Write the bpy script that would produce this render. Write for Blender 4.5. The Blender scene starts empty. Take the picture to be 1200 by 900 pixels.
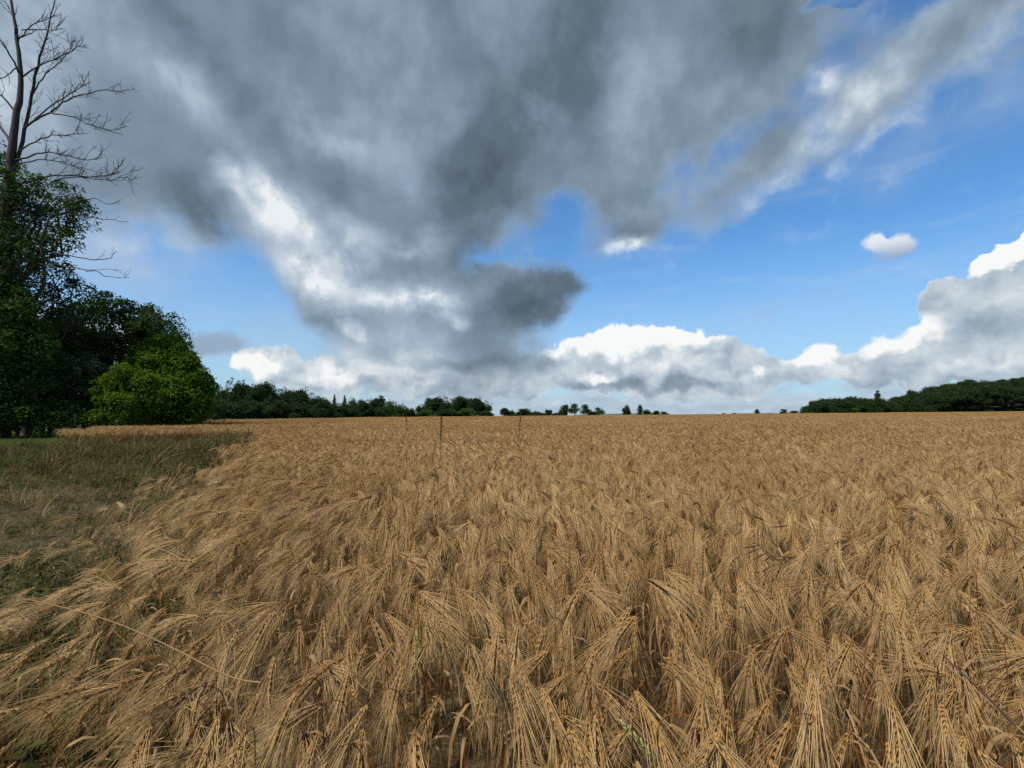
import bpy, math, random
import numpy as np
from mathutils import Vector, Matrix

R = math.radians
rng = np.random.default_rng(7)
random.seed(7)
S = bpy.context.scene
COL = S.collection

# ------------------------------------------------------------------ camera
F = 559.0                      # focal length in pixels of the 1200 px wide photograph
CAM_H = 1.45
PITCH = math.atan(37 / F)
cam_d = bpy.data.cameras.new('camera')
cam_d.sensor_width = 36
cam_d.lens = 36 * F / 1200
cam_d.clip_start = 0.05
cam_d.clip_end = 9000
cam = bpy.data.objects.new('camera', cam_d)
COL.objects.link(cam)
cam.location = (0, 0, CAM_H)
cam.rotation_euler = (math.pi / 2 + PITCH, 0, 0)
S.camera = cam
S.view_settings.view_transform = 'Standard'
S.view_settings.look = 'None'
S.view_settings.gamma = 1
S.view_settings.exposure = 0.0
S.view_settings.use_curve_mapping = False
S.cycles.use_denoising = False
S.cycles.max_bounces = 6
S.cycles.diffuse_bounces = 3
S.cycles.transparent_max_bounces = 4
S.cycles.sample_clamp_indirect = 4
S.cycles.sample_clamp_direct = 3

SUN_EL, SUN_AZ = R(56), R(-134)         # azimuth measured from +Y towards +X: high, on the left and a little behind


def ray(px, py):
    """direction in the world of a point of the photograph"""
    x, y = (px - 600) / F, (450 - py) / F
    c, s = math.cos(PITCH), math.sin(PITCH)
    return np.array([x, c - s * y, s + c * y])


def at(px, py, Y):
    d = ray(px, py)
    return np.array([0, 0, CAM_H]) + d * (Y / d[1])


def azel(px, py):
    d = ray(px, py)
    return math.degrees(math.atan2(d[0], d[1])) / 10, math.degrees(math.atan2(d[2], math.hypot(d[0], d[1]))) / 10


# ------------------------------------------------------------------ node helper
class NB:
    def __init__(self, tree):
        self.t = tree
        tree.nodes.clear()

    def n(self, kind, **kw):
        nd = self.t.nodes.new(kind)
        ins = kw.pop('ins', {})
        for k, v in kw.items():
            setattr(nd, k, v)
        for k, v in ins.items():
            self.set(nd.inputs[k], v)
        return nd

    def set(self, sock, v):
        if isinstance(v, bpy.types.NodeSocket):
            self.t.links.new(v, sock)
        else:
            if isinstance(v, (tuple, list)) and sock.type == 'RGBA' and len(v) == 3:
                v = (*v, 1)
            sock.default_value = v

    def math(self, op, a, b=0.0, c=0.0, clamp=False):
        nd = self.n('ShaderNodeMath', operation=op, use_clamp=clamp)
        self.set(nd.inputs[0], a); self.set(nd.inputs[1], b); self.set(nd.inputs[2], c)
        return nd.outputs[0]

    def vmath(self, op, a, b=(0, 0, 0), scale=1.0):
        nd = self.n('ShaderNodeVectorMath', operation=op)
        self.set(nd.inputs[0], a); self.set(nd.inputs[1], b)
        if op == 'SCALE':
            self.set(nd.inputs['Scale'], scale)
        return nd.outputs['Value'] if op in ('LENGTH', 'DOT_PRODUCT') else nd.outputs[0]

    def noise(self, vec, scale, detail=4, rough=.5, lac=2.0, out='Fac', dist=0.0, dims='3D'):
        nd = self.n('ShaderNodeTexNoise', noise_dimensions=dims)
        self.set(nd.inputs['Vector'], vec); self.set(nd.inputs['Scale'], scale)
        self.set(nd.inputs['Detail'], detail); self.set(nd.inputs['Roughness'], rough)
        self.set(nd.inputs['Lacunarity'], lac); self.set(nd.inputs['Distortion'], dist)
        return nd.outputs[out]

    def rng(self, v, a, b, c=0.0, d=1.0, kind='SMOOTHSTEP'):
        nd = self.n('ShaderNodeMapRange', interpolation_type=kind)
        for i, q in enumerate((v, a, b, c, d)):
            self.set(nd.inputs[i], q)
        return nd.outputs[0]

    def mix(self, f, a, b, blend='MIX'):
        nd = self.n('ShaderNodeMix', data_type='RGBA', blend_type=blend)
        self.set(nd.inputs[0], f); self.set(nd.inputs[6], a); self.set(nd.inputs[7], b)
        return nd.outputs[2]

    def ramp(self, f, stops):
        nd = self.n('ShaderNodeValToRGB')
        cr = nd.color_ramp
        while len(cr.elements) < len(stops):
            cr.elements.new(.5)
        for e, (p, c) in zip(cr.elements, stops):
            e.position = p; e.color = (*c, 1)
        self.set(nd.inputs[0], f)
        return nd.outputs[0]


# ------------------------------------------------------------------ world: clear sky and broken cloud by direction
W = bpy.data.worlds.new('World')
S.world = W
W.use_nodes = True
SKY_STRENGTH = 0.13


def build_world():
    b = NB(W.node_tree)
    out = b.n('ShaderNodeOutputWorld')
    bg = b.n('ShaderNodeBackground')
    b.t.links.new(bg.outputs[0], out.inputs[0])
    bg.inputs['Strength'].default_value = SKY_STRENGTH
    sky = b.n('ShaderNodeTexSky', sky_type='NISHITA')
    sky.sun_disc = False
    sky.sun_elevation = SUN_EL
    sky.sun_rotation = SUN_AZ
    sky.air_density = 1.0
    sky.dust_density = 0.3
    sky.ozone_density = 3.0
    tc = b.n('ShaderNodeTexCoord')
    d = tc.outputs['Generated']
    sep = b.n('ShaderNodeSeparateXYZ', ins={0: d})
    x, y, z = sep.outputs
    az = b.math('MULTIPLY', b.math('ARCTAN2', x, y), 18 / math.pi)
    el = b.math('MULTIPLY', b.math('ARCSINE', z), 18 / math.pi)
    ae = b.n('ShaderNodeCombineXYZ', ins={0: az, 1: el}).outputs[0]
    # flat cloud-deck coordinates: the texture shrinks towards the horizon
    zz = b.math('ADD', b.math('MAXIMUM', z, 0.0), 0.22)
    deck = b.n('ShaderNodeCombineXYZ', ins={0: b.math('DIVIDE', x, zz), 1: b.math('DIVIDE', y, zz)}).outputs[0]

    def warp(vec, scale, amt, detail=3, off=0.0):
        w = b.noise(b.vmath('ADD', vec, (off, off * .7, off)), scale, detail, .55, out='Color')
        w = b.vmath('SUBTRACT', w, (.5, .5, .5))
        return b.vmath('ADD', vec, b.vmath('SCALE', w, scale=amt))

    last = [None]

    def chain(vec):
        # adds a vanishing share of the value before, so that the nodes are evaluated one after another
        if last[0] is None: return vec
        nd = b.n('ShaderNodeVectorMath', operation='MULTIPLY_ADD')
        b.set(nd.inputs[0], last[0]); nd.inputs[1].default_value = (1e-7, 1e-7, 0); b.set(nd.inputs[2], vec)
        return nd.outputs[0]

    chainw = chain

    def field(vec, blobs):
        tot = None
        for (px, py, rx, ry, rot, amp, inner) in blobs:
            a0, e0 = azel(px, py)
            a1, _ = azel(px + 8, py); _, e1 = azel(px, py - 8)
            sx, sy = (a1 - a0) / 8, (e1 - e0) / 8
            m = b.n('ShaderNodeMapping', vector_type='TEXTURE')
            b.set(m.inputs[0], chain(vec))
            m.inputs['Location'].default_value = (a0, e0, 0)
            m.inputs['Rotation'].default_value = (0, 0, R(rot))
            m.inputs['Scale'].default_value = (rx * sx, ry * sy, 1)
            v = b.rng(b.vmath('LENGTH', m.outputs[0]), inner, 1.0, amp, 0.0)
            tot = v if tot is None else b.math('ADD', tot, v)
            last[0] = tot
        return tot

    # ---- high deck: large grey cloud
    hv = warp(warp(ae, 0.8, .6, 2), 2.8, .30, 5, 5.0)
    deckN = b.noise(warp(deck, 1.0, .6, 2), 1.3, 4, .5)
    hiN = b.noise(warp(ae, 1.1, .22, 2, 2.0), 1.25, 9, .58)
    nz = b.math('ADD', b.math('MULTIPLY', deckN, .2), b.math('MULTIPLY', hiN, .8))
    HI = [  # px, py, rx, ry, rotation, amount, inner
        (470, 20, 600, 300, 0, 1.6, .45),
        (120, 110, 300, 230, -15, 1.2, .3), (20, 120, 160, 200, 0, .9, .3),
        (200, 230, 160, 90, -25, .5, .2),
        (420, 290, 230, 125, -22, 1.5, .35),
        (620, 345, 105, 52, -4, 1.4, .45),
        (500, 395, 200, 88, -5, 1.35, .3),
        (780, 130, 300, 210, 30, 1.3, .3),
        (980, 145, 290, 80, 30, .8, .1), (840, 170, 110, 60, 30, -.6, .0),
        (1120, 60, 240, 85, 27, 1.0, .3),
        (735, 280, 58, 34, 15, .95, .1), (840, 210, 120, 40, 20, .25, .1),
        (965, 0, 60, 20, 0, -1.1, .2),
        (665, 250, 50, 70, -35, -.9, .1), (700, 300, 70, 40, 10, -.6, .1), (560, 235, 80, 80, 0, 1.1, .3),
        (800, 345, 210, 75, 8, -1.0, .3),
        (240, 345, 150, 50, -6, -1.1, .2), (120, 330, 90, 60, -6, -.5, .2),
        (1120, 235, 150, 62, 25, -.8, .3), (1190, 130, 60, 60, 25, -.5, .3),
        (320, 395, 90, 40, 0, -.5, .3),
    ]
    D1 = field(hv, HI)
    back = b.rng(b.math('ABSOLUTE', az), 5.0, 7.5, 0.0, .75)
    D1 = b.math('ADD', D1, back)
    zen = b.rng(el, 4.2, 6.0, 0.0, .6)
    D1 = b.math('ADD', D1, zen)
    a1v = b.math('ADD', D1, b.math('MULTIPLY', b.math('SUBTRACT', nz, .5), 2.9))
    A1 = b.rng(a1v, .10, 1.25)
    # brightness of the deck
    LI = [
        (325, 240, 80, 30, -42, .46, .0), (265, 205, 40, 22, -45, .34, .0), (300, 250, 60, 14, -42, .2, .0),
        (385, 170, 70, 30, -10, .22, .0), (430, 275, 70, 30, -25, .25, .0), (340, 110, 110, 50, -25, .10, .0),
        (505, 290, 45, 30, 10, .16, .0), (490, 352, 80, 26, -5, .30, .1), (510, 350, 44, 16, -5, .20, .1), (530, 375, 30, 12, -15, .3, .1),
        (415, 388, 28, 16, -15, .5, .1), (350, 325, 70, 28, -20, .26, .0), (470, 300, 30, 14, 0, .2, .0),
        (1000, 188, 150, 24, 33, .42, .0), (915, 222, 70, 26, 20, .35, .0), (968, 90, 30, 34, 30, .42, .0), (955, 108, 16, 14, 30, .2, .0),
        (735, 290, 50, 20, 5, .65, .1), (745, 250, 40, 26, 0, .12, .0), (1060, 150, 70, 20, 33, .22, .0),
        (1150, 60, 170, 60, 27, .34, .0), (850, 150, 130, 80, 30, .16, .0), (1000, 110, 200, 50, 30, .12, .0),
        (30, 90, 150, 260, 0, .26, .0), (210, 90, 160, 60, -30, .14, .0), (150, 290, 160, 40, 0, .2, .0),
        (640, 345, 80, 50, 0, -.34, .2), (590, 372, 110, 30, 0, -.12, .2), (245, 250, 90, 40, -30, -.24, .1),
        (640, 110, 200, 100, 35, -.20, .1), (560, 225, 80, 90, 20, -.24, .1), (450, 415, 150, 40, 0, .18, .1),
        (800, 180, 110, 40, 30, -.10, .1), (300, 130, 90, 60, -20, -.10, .1), (220, 50, 120, 50, -10, -.10, .2),
        (890, 60, 90, 60, 30, -.06, .0), (430, 330, 60, 22, -10, -.14, .1), (560, 310, 40, 40, 0, -.14, .1), (520, 425, 110, 14, 0, -.22, .1),
        (360, 285, 160, 80, -35, .24, .0), (460, 345, 170, 70, -5, .22, .0), (430, 180, 130, 60, -20, .08, .0), (470, 430, 130, 26, 0, .22, .0), (1010, 120, 240, 45, 30, .22, .0), (180, 80, 200, 80, -15, .09, .0),
        (740, 130, 60, 70, 30, .12, .0), (500, 60, 60, 90, 0, .06, .0),
    ]
    L1 = field(warp(warp(ae, 1.4, .34, 2, 9.0), 4.5, .17, 5, 3.0), LI)
    p2 = b.vmath('ADD', ae, (-.10, .16, 0))
    hiS = b.noise(warp(p2, 1.1, .22, 2, 2.0), 1.25, 6, .52)
    hiT = b.noise(warp(ae, 1.1, .22, 2, 2.0), 1.25, 6, .52)
    rel = b.math('SUBTRACT', hiT, hiS)
    thin = b.rng(a1v, .3, 1.5, .13, 0.0)
    soft = b.noise(warp(ae, .9, .2, 2, 4.0), .85, 6, .54)
    L1 = b.math('MULTIPLY', L1, b.rng(b.math('ADD', b.math('MULTIPLY', hiN, .6), b.math('MULTIPLY', b.noise(warp(ae, 3.0, .15, 3, 30.0), 3.2, 8, .6), .4)), .38, .60, .62, 1.32))
    br = b.math('ADD', L1, .42)
    br = b.math('ADD', br, thin)
    br = b.math('ADD', br, b.math('MULTIPLY', rel, .35))
    br = b.math('ADD', br, b.math('MULTIPLY', b.math('SUBTRACT', soft, .5), .85))
    br = b.math('ADD', br, b.math('MULTIPLY', b.math('SUBTRACT', hiN, .5), b.rng(L1, .1, .6, -.25, .9)))
    RAMP = [(0.0, (.085, .115, .145)), (.25, (.125, .17, .215)), (.45, (.215, .285, .36)),
            (.65, (.36, .45, .545)), (.85, (.60, .68, .745)), (1.0, (.84, .88, .91))]
    c1 = b.ramp(br, RAMP)

    # ---- low bank: heaped cumulus by the horizon
    lv = warp(warp(ae, 2.2, .50, 3, 1.0), 7.0, .16, 4, 8.0)
    cn = b.noise(warp(ae, 4.0, .18, 2, 6.0), 3.0, 8, .56)
    LO = [
        (770, 428, 165, 50, -2, 1.8, .55), (690, 405, 70, 28, 0, .5, .2), (800, 398, 80, 20, 0, .4, .2),
        (960, 425, 52, 36, 0, 1.3, .4), (1050, 425, 90, 42, 14, 1.3, .4), (1160, 365, 110, 62, 12, 1.7, .45),
        (1190, 296, 62, 20, 24, 1.5, .4), (1190, 430, 120, 45, 0, 1.2, .4),
        (310, 425, 62, 30, 5, 1.3, .35), (400, 445, 110, 26, 0, 1.1, .3),
        (500, 440, 130, 34, 0, 1.5, .3), (600, 440, 110, 36, 0, 1.3, .3), (880, 445, 60, 26, 0, .9, .2),
        (80, 400, 140, 60, 0, 1.0, .3), (900, 395, 45, 28, 0, -.8, .1),
        (370, 395, 60, 22, 0, -.8, .1),
    ]
    D2 = field(lv, LO)
    D2 = b.math('ADD', D2, b.math('MULTIPLY', b.rng(b.math('ABSOLUTE', az), 4.8, 6.2), b.rng(el, 2.2, .6, 0.0, 1.2)))
    a2v = b.math('ADD', D2, b.math('MULTIPLY', b.math('SUBTRACT', cn, .5), 1.5))
    A2 = b.rng(a2v, .36, .92)
    LL = [
        (740, 398, 160, 24, 3, .62, .3), (800, 392, 60, 12, 0, .25, .1), (670, 394, 50, 20, 0, .3, .1),
        (800, 425, 80, 16, 0, .26, .0), (700, 440, 32, 13, 0, .4, .2), (950, 412, 46, 28, 0, .65, .2), (985, 440, 50, 16, 0, .2, .2),
        (1060, 400, 70, 20, 14, .62, .2), (1175, 294, 60, 20, 20, .9, .4), (300, 425, 50, 22, 5, .6, .2),
        (510, 440, 90, 16, 0, .55, .1), (420, 442, 90, 18, 0, .5, .1), (480, 400, 80, 20, 0, .2, .1), (885, 435, 26, 12, 0, .4, .1),
        (620, 420, 50, 28, 0, -.25, .1), (760, 452, 150, 12, 0, -.30, .2), (1140, 385, 110, 30, 0, -.10, .1), (1050, 452, 160, 12, 0, -.12, .2),
        (1150, 340, 80, 30, 0, .06, .1), (1160, 420, 90, 12, 0, .22, .1), (560, 460, 120, 9, 0, -.15, .1),
    ]
    L2 = field(lv, LL)
    cnS = b.noise(warp(b.vmath('ADD', ae, (-.06, .14, 0)), 4.0, .18, 2, 6.0), 3.0, 5, .5)
    rel2 = b.math('SUBTRACT', cn, cnS)
    br2 = b.math('ADD', b.math('ADD', L2, .58), b.math('MULTIPLY', rel2, .8))
    br2 = b.math('ADD', br2, b.rng(a2v, .4, 1.0, .16, 0.0))
    RAMP2 = [(0.0, (.17, .22, .28)), (.3, (.27, .34, .42)), (.5, (.40, .49, .58)),
             (.7, (.58, .66, .72)), (.88, (.80, .84, .86)), (1.0, (.94, .95, .95))]
    c2 = b.ramp(br2, RAMP2)

    # ---- flat layers of far cloud just over the horizon
    ms = b.n('ShaderNodeMapping')
    b.set(ms.inputs[0], chainw(warp(warp(ae, 1.4, .35, 2, 15.0), 5.0, .12, 4, 12.0)))
    ms.inputs['Scale'].default_value = (1.3, 4.0, 1)
    st = b.noise(ms.outputs[0], 1.7, 7, .55)
    A3 = b.math('MULTIPLY', b.rng(b.math('ADD', st, b.rng(el, 0.0, .62, .24, -.30)), .38, .66), .85)
    st2 = b.noise(b.vmath('ADD', ms.outputs[0], (-.05, .22, 0)), 1.7, 4, .5)
    c3 = b.ramp(b.math('ADD', .5, b.math('MULTIPLY', b.math('SUBTRACT', st, st2), 1.5)), [(0.0, (.33, .43, .54)), (.4, (.42, .52, .63)), (.7, (.52, .61, .70)), (1.0, (.78, .83, .86))])

    # ---- the small cloud with a notch in its top
    hw = warp(ae, 5.0, .13, 5, 3.0)
    HB = field(hw, [(1027, 284, 22, 18, 0, 1.5, .2), (1057, 286, 28, 19, 0, 1.5, .2), (1044, 298, 34, 13, 0, .7, .0), (1041, 268, 7, 13, 0, -1.6, .1), (255, 402, 56, 24, -4, 1.3, .1), (225, 408, 40, 18, 0, .8, .1)])
    A4 = b.math('MULTIPLY', b.rng(b.math('ADD', HB, b.math('MULTIPLY', b.math('SUBTRACT', cn, .5), 1.4)), .05, 1.25), .88)
    c4 = b.mix(b.rng(el, azel(1043, 306)[1], azel(1043, 276)[1]), (.30, .39, .51, 1), (.86, .89, .91, 1))

    # ---- thin streaks of high cirrus
    m = b.n('ShaderNodeMapping')
    b.set(m.inputs[0], warp(ae, .6, .5, 2, 7.0))
    m.inputs['Rotation'].default_value = (0, 0, R(-14)); m.inputs['Scale'].default_value = (.35, 2.4, 1)
    ci = b.noise(m.outputs[0], 1.5, 6, .6)
    CI = b.math('MULTIPLY', b.rng(ci, .50, .85), .35)

    k = 1 / SKY_STRENGTH
    def lift(c):
        return b.vmath('SCALE', c, scale=k)
    clear = b.mix(1.0, sky.outputs[0], (0.66, 1.06, 1.30, 1), 'MULTIPLY')
    veil = b.math('MULTIPLY', b.rng(el, 2.0, .1), .72)
    c = b.mix(veil, clear, tuple(v * k for v in (.42, .56, .70)))
    c = b.mix(CI, c, tuple(v * k for v in (.55, .66, .78)))
    VE = field(warp(ae, 1.5, .5, 4, 20.0), [(120, 300, 260, 90, 0, .75, .1), (350, 400, 160, 60, 0, .4, .0), (60, 150, 200, 200, 0, .5, .2), (1130, 120, 220, 90, 28, .5, .0), (760, 260, 130, 70, 20, .45, .0), (900, 370, 200, 30, 5, .3, .0)])
    c = b.mix(b.math('MULTIPLY', VE, b.rng(hiN, .25, .7)), c, tuple(v * k for v in (.43, .54, .69)))
    c = b.mix(A4, c, lift(c4))
    c = b.mix(A3, c, lift(c3))
    c = b.mix(A2, c, lift(c2))
    c = b.mix(b.math('MULTIPLY', A1, .97), c, lift(c1))
    b.set(bg.inputs['Color'], c)
    W.cycles.sampling_method = 'MANUAL'
    W.cycles.sample_map_resolution = 512


build_world()

sun_d = bpy.data.lights.new('sun', 'SUN')
sun_d.energy = 5.0
sun_d.angle = R(2.5)
sun_d.color = (1, .93, .80)
sun = bpy.data.objects.new('sun', sun_d)
COL.objects.link(sun)
sv = Vector((math.sin(SUN_AZ) * math.cos(SUN_EL), math.cos(SUN_AZ) * math.cos(SUN_EL), math.sin(SUN_EL)))
sun.rotation_euler = sv.to_track_quat('Z', 'Y').to_euler()
sun.location = sv * 50


# ------------------------------------------------------------------ materials
def material(name):
    m = bpy.data.materials.new(name)
    m.use_nodes = True
    return m, NB(m.node_tree)


def straw_mat(name, c0, c1, trans=.25, rough=.6, nscale=60):
    """dry straw: two tints mixed by plant, by instance and along its length"""
    m, b = material(name)
    out = b.n('ShaderNodeOutputMaterial')
    at_ = b.n('ShaderNodeAttribute', attribute_name='tint')
    oi = b.n('ShaderNodeObjectInfo')
    geo = b.n('ShaderNodeTexCoord')
    nz = b.noise(geo.outputs['Object'], nscale, 2)
    f = b.math('ADD', b.math('MULTIPLY', at_.outputs['Fac'], .45), b.math('MULTIPLY', oi.outputs['Random'], .35))
    f = b.math('ADD', f, b.math('MULTIPLY', b.math('SUBTRACT', nz, .4), .6), clamp=True)
    wpos = b.n('ShaderNodeNewGeometry')
    big = b.noise(wpos.outputs['Position'], .55, 3)
    c = b.mix(f, c0, c1)
    band = b.noise(wpos.outputs['Position'], .06, 3)
    c = b.mix(b.rng(band, .42, .62, 0.0, .22), c, tuple(v * k for v, k in zip(c0, (1.0, .88, .75))))
    c = b.mix(b.rng(big, .4, .68, 0.0, .35), c, tuple(v * k for v, k in zip(c0, (1.0, .86, .72))))
    p = b.n('ShaderNodeBsdfPrincipled', ins={'Base Color': c, 'Roughness': rough})
    p.inputs['Specular IOR Level'].default_value = .2
    if trans > 0:
        t = b.n('ShaderNodeBsdfTranslucent', ins={'Color': c})
        mx = b.n('ShaderNodeMixShader', ins={0: trans, 1: p.outputs[0], 2: t.outputs[0]})
        b.set(out.inputs[0], mx.outputs[0])
    else:
        b.set(out.inputs[0], p.outputs[0])
    return m


M_AWN = straw_mat('awn_straw', (.30, .178, .060), (.83, .61, .32), .15, .45)
M_EAR = straw_mat('grain_husk', (.17, .080, .024), (.60, .37, .135), .08, .5, 200)
M_STEM = straw_mat('stem_straw', (.12, .045, .009), (.36, .165, .036), .10, .5)
M_DRY = straw_mat('dry_leaf', (.26, .155, .065), (.48, .34, .19), .25)
M_DEADLEAF = straw_mat('dead_weed_leaf', (.08, .048, .024), (.34, .235, .12), .2)
M_DARKEAR = straw_mat('old_husk', (.06, .030, .014), (.14, .075, .035), .05)
M_FAR = straw_mat('far_straw', (.31, .165, .045), (.64, .41, .160), .10)


def leaf_mat(name, c0, c1, trans=.3, rough=.75):
    m, b = material(name)
    out = b.n('ShaderNodeOutputMaterial')
    at_ = b.n('ShaderNodeAttribute', attribute_name='tint')
    oi = b.n('ShaderNodeObjectInfo')
    tc = b.n('ShaderNodeTexCoord')
    nz = b.noise(tc.outputs['Object'], .6, 3)
    f = b.math('ADD', b.math('MULTIPLY', at_.outputs['Fac'], .6), b.math('MULTIPLY', b.math('SUBTRACT', nz, .35), .9))
    f = b.math('ADD', f, b.math('MULTIPLY', b.math('SUBTRACT', oi.outputs['Random'], .5), .25), clamp=True)
    c = b.mix(f, c0, c1)
    p = b.n('ShaderNodeBsdfPrincipled', ins={'Base Color': c, 'Roughness': rough})
    p.inputs['Specular IOR Level'].default_value = .06
    t = b.n('ShaderNodeBsdfTranslucent', ins={'Color': c})
    mx = b.n('ShaderNodeMixShader', ins={0: trans, 1: p.outputs[0], 2: t.outputs[0]})
    b.set(out.inputs[0], mx.outputs[0])
    return m


M_LEAF_DARK = leaf_mat('dark_foliage', (.026, .056, .014), (.065, .125, .030))
M_LEAF_MID = leaf_mat('mid_foliage', (.032, .080, .016), (.085, .165, .036))
M_LEAF_BRIGHT = leaf_mat('fresh_foliage', (.048, .105, .010), (.14, .235, .020), .4)
M_LEAF_FRESH = leaf_mat('light_foliage', (.046, .112, .012), (.13, .25, .020), .4)
M_LEAF_GREY = leaf_mat('greyish_foliage', (.035, .062, .032), (.075, .115, .06))
M_LEAF_FAR = leaf_mat('distant_foliage', (.020, .042, .015), (.048, .085, .030))
M_WEED = leaf_mat('weed_green', (.028, .036, .010), (.125, .130, .040), .25)
M_GRASS = leaf_mat('grass_green', (.06, .11, .025), (.12, .19, .05), .3)


def bark_mat(name, c0, c1):
    m, b = material(name)
    out = b.n('ShaderNodeOutputMaterial')
    tc = b.n('ShaderNodeTexCoord')
    mp = b.n('ShaderNodeMapping', ins={0: tc.outputs['Object']})
    mp.inputs['Scale'].default_value = (6, 6, 1.2)
    nz = b.noise(mp.outputs[0], 2.5, 6, .65)
    c = b.mix(b.rng(nz, .35, .65), c0, c1)
    p = b.n('ShaderNodeBsdfPrincipled', ins={'Base Color': c, 'Roughness': .85})
    bp = b.n('ShaderNodeBump', ins={'Height': nz, 'Strength': .6, 'Distance': .03})
    b.set(p.inputs['Normal'], bp.outputs[0])
    b.set(out.inputs[0], p.outputs[0])
    return m


M_BARK = bark_mat('bark', (.045, .035, .026), (.12, .10, .08))
M_DEADWOOD = bark_mat('dead_wood', (.014, .012, .011), (.042, .036, .033))
M_DOCK = bark_mat('dry_weed_brown', (.045, .022, .014), (.10, .055, .03))


def ground_mat():
    m, b = material('field_soil')
    out = b.n('ShaderNodeOutputMaterial')
    pos = b.n('ShaderNodeNewGeometry').outputs['Position']
    n1 = b.noise(pos, .6, 6, .6); n2 = b.noise(pos, 9, 6, .65); n3 = b.noise(pos, 45, 3, .6)
    soil = b.mix(b.rng(n2, .35, .65), (.050, .034, .020), (.12, .082, .048))
    soil = b.mix(b.rng(n3, .54, .68), soil, (.20, .14, .075))
    weedy = b.mix(b.rng(n2, .4, .6), (.035, .048, .018), (.075, .075, .035))
    soil = b.mix(b.rng(n1, .42, .58, 0.0, .6), soil, weedy)
    green = b.mix(b.rng(n2, .3, .7), (.06, .11, .028), (.11, .165, .05))
    vg = b.n('ShaderNodeAttribute', attribute_name='verge').outputs['Fac']
    c = b.mix(b.rng(b.math('ADD', vg, b.math('MULTIPLY', b.math('SUBTRACT', n2, .5), .4)), .4, .6), soil, green)
    p = b.n('ShaderNodeBsdfPrincipled', ins={'Base Color': c, 'Roughness': .95})
    p.inputs['Specular IOR Level'].default_value = .1
    bp = b.n('ShaderNodeBump', ins={'Height': b.math('ADD', n2, b.math('MULTIPLY', n3, .4)), 'Strength': .7, 'Distance': .05})
    b.set(p.inputs['Normal'], bp.outputs[0])
    b.set(out.inputs[0], p.outputs[0])
    return m


M_GROUND = ground_mat()


def hill_mat():
    m, b = material('haze_tinted_hill')
    out = b.n('ShaderNodeOutputMaterial')
    pos = b.n('ShaderNodeNewGeometry').outputs['Position']
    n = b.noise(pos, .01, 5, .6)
    c = b.mix(b.rng(n, .4, .6), (.05, .085, .10), (.09, .13, .13))  # blue of distance haze put into the base colour; no air is built
    p = b.n('ShaderNodeBsdfPrincipled', ins={'Base Color': c, 'Roughness': 1.0})
    b.set(out.inputs[0], p.outputs[0])
    return m


# ------------------------------------------------------------------ mesh helpers
def tag(o, label=None, cat=None, group=None, kind=None):
    if label: o['label'] = label
    if cat: o['category'] = cat
    if group: o['group'] = group
    if kind: o['kind'] = kind
    return o


def empty(name, loc, label=None, cat=None, group=None):
    o = bpy.data.objects.new(name, None)
    o.empty_display_size = .1
    COL.objects.link(o)
    o.location = loc
    return tag(o, label, cat, group)


class Acc:
    """collects vertices, faces of any size, material slots and a tint per vertex"""
    def __init__(self):
        self.v = []; self.f = []; self.m = []; self.t = []; self.nv = 0

    def add(self, v, f, mat=0, tint=None):
        v = np.asarray(v, float).reshape(-1, 3); f = np.asarray(f, int)
        self.v.append(v); self.f.append(f + self.nv)
        self.m.append(np.full(len(f), mat, int))
        if tint is None:
            tint = np.full(len(v), .5)
        self.t.append(np.broadcast_to(np.asarray(tint, float), (len(v),)))
        self.nv += len(v)

    def tube(self, pts, rad, k=5, mat=0, tint=.5, cap=False):
        pts = np.asarray(pts, float); n = len(pts)
        rad = np.broadcast_to(np.asarray(rad, float), (n,))
        T = np.gradient(pts, axis=0)
        T /= np.linalg.norm(T, axis=1)[:, None] + 1e-12
        up = np.array([0, 0, 1.0]) if abs(T[0][2]) < .8 else np.array([1.0, 0, 0])
        U = np.cross(T, up); U /= np.linalg.norm(U, axis=1)[:, None] + 1e-9
        V = np.cross(T, U)
        a = np.arange(k) * 2 * math.pi / k
        ring = pts[:, None, :] + rad[:, None, None] * (np.cos(a)[None, :, None] * U[:, None, :] + np.sin(a)[None, :, None] * V[:, None, :])
        i = np.arange(n - 1)[:, None] * k; j = np.arange(k)[None, :]; j2 = (j + 1) % k
        q = np.stack([i + j, i + j2, i + k + j2, i + k + j], -1).reshape(-1, 4)
        self.add(ring.reshape(-1, 3), q, mat, tint)

    def mesh(self, name, mats, smooth=False):
        me = bpy.data.meshes.new(name)
        V = np.concatenate(self.v).astype(np.float32)
        me.vertices.add(len(V)); me.vertices.foreach_set('co', V.ravel())
        loops = np.concatenate([f.ravel() for f in self.f]).astype(np.int32)
        sizes = np.concatenate([np.full(len(f), f.shape[1]) for f in self.f])
        starts = np.concatenate([[0], np.cumsum(sizes)[:-1]]).astype(np.int32)
        me.loops.add(len(loops)); me.loops.foreach_set('vertex_index', loops)
        me.polygons.add(len(sizes)); me.polygons.foreach_set('loop_start', starts)
        for mt in mats: me.materials.append(mt)
        me.polygons.foreach_set('material_index', np.concatenate(self.m).astype(np.int32))
        if smooth: me.polygons.foreach_set('use_smooth', np.ones(len(sizes), bool))
        at_ = me.attributes.new('tint', 'FLOAT', 'POINT')
        at_.data.foreach_set('value', np.concatenate(self.t).astype(np.float32))
        me.update(calc_edges=True)
        return me

    def build(self, name, mats, parent=None, smooth=False):
        o = bpy.data.objects.new(name, self.mesh(name, mats, smooth))
        COL.objects.link(o)
        if parent is not None: o.parent = parent
        return o


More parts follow.
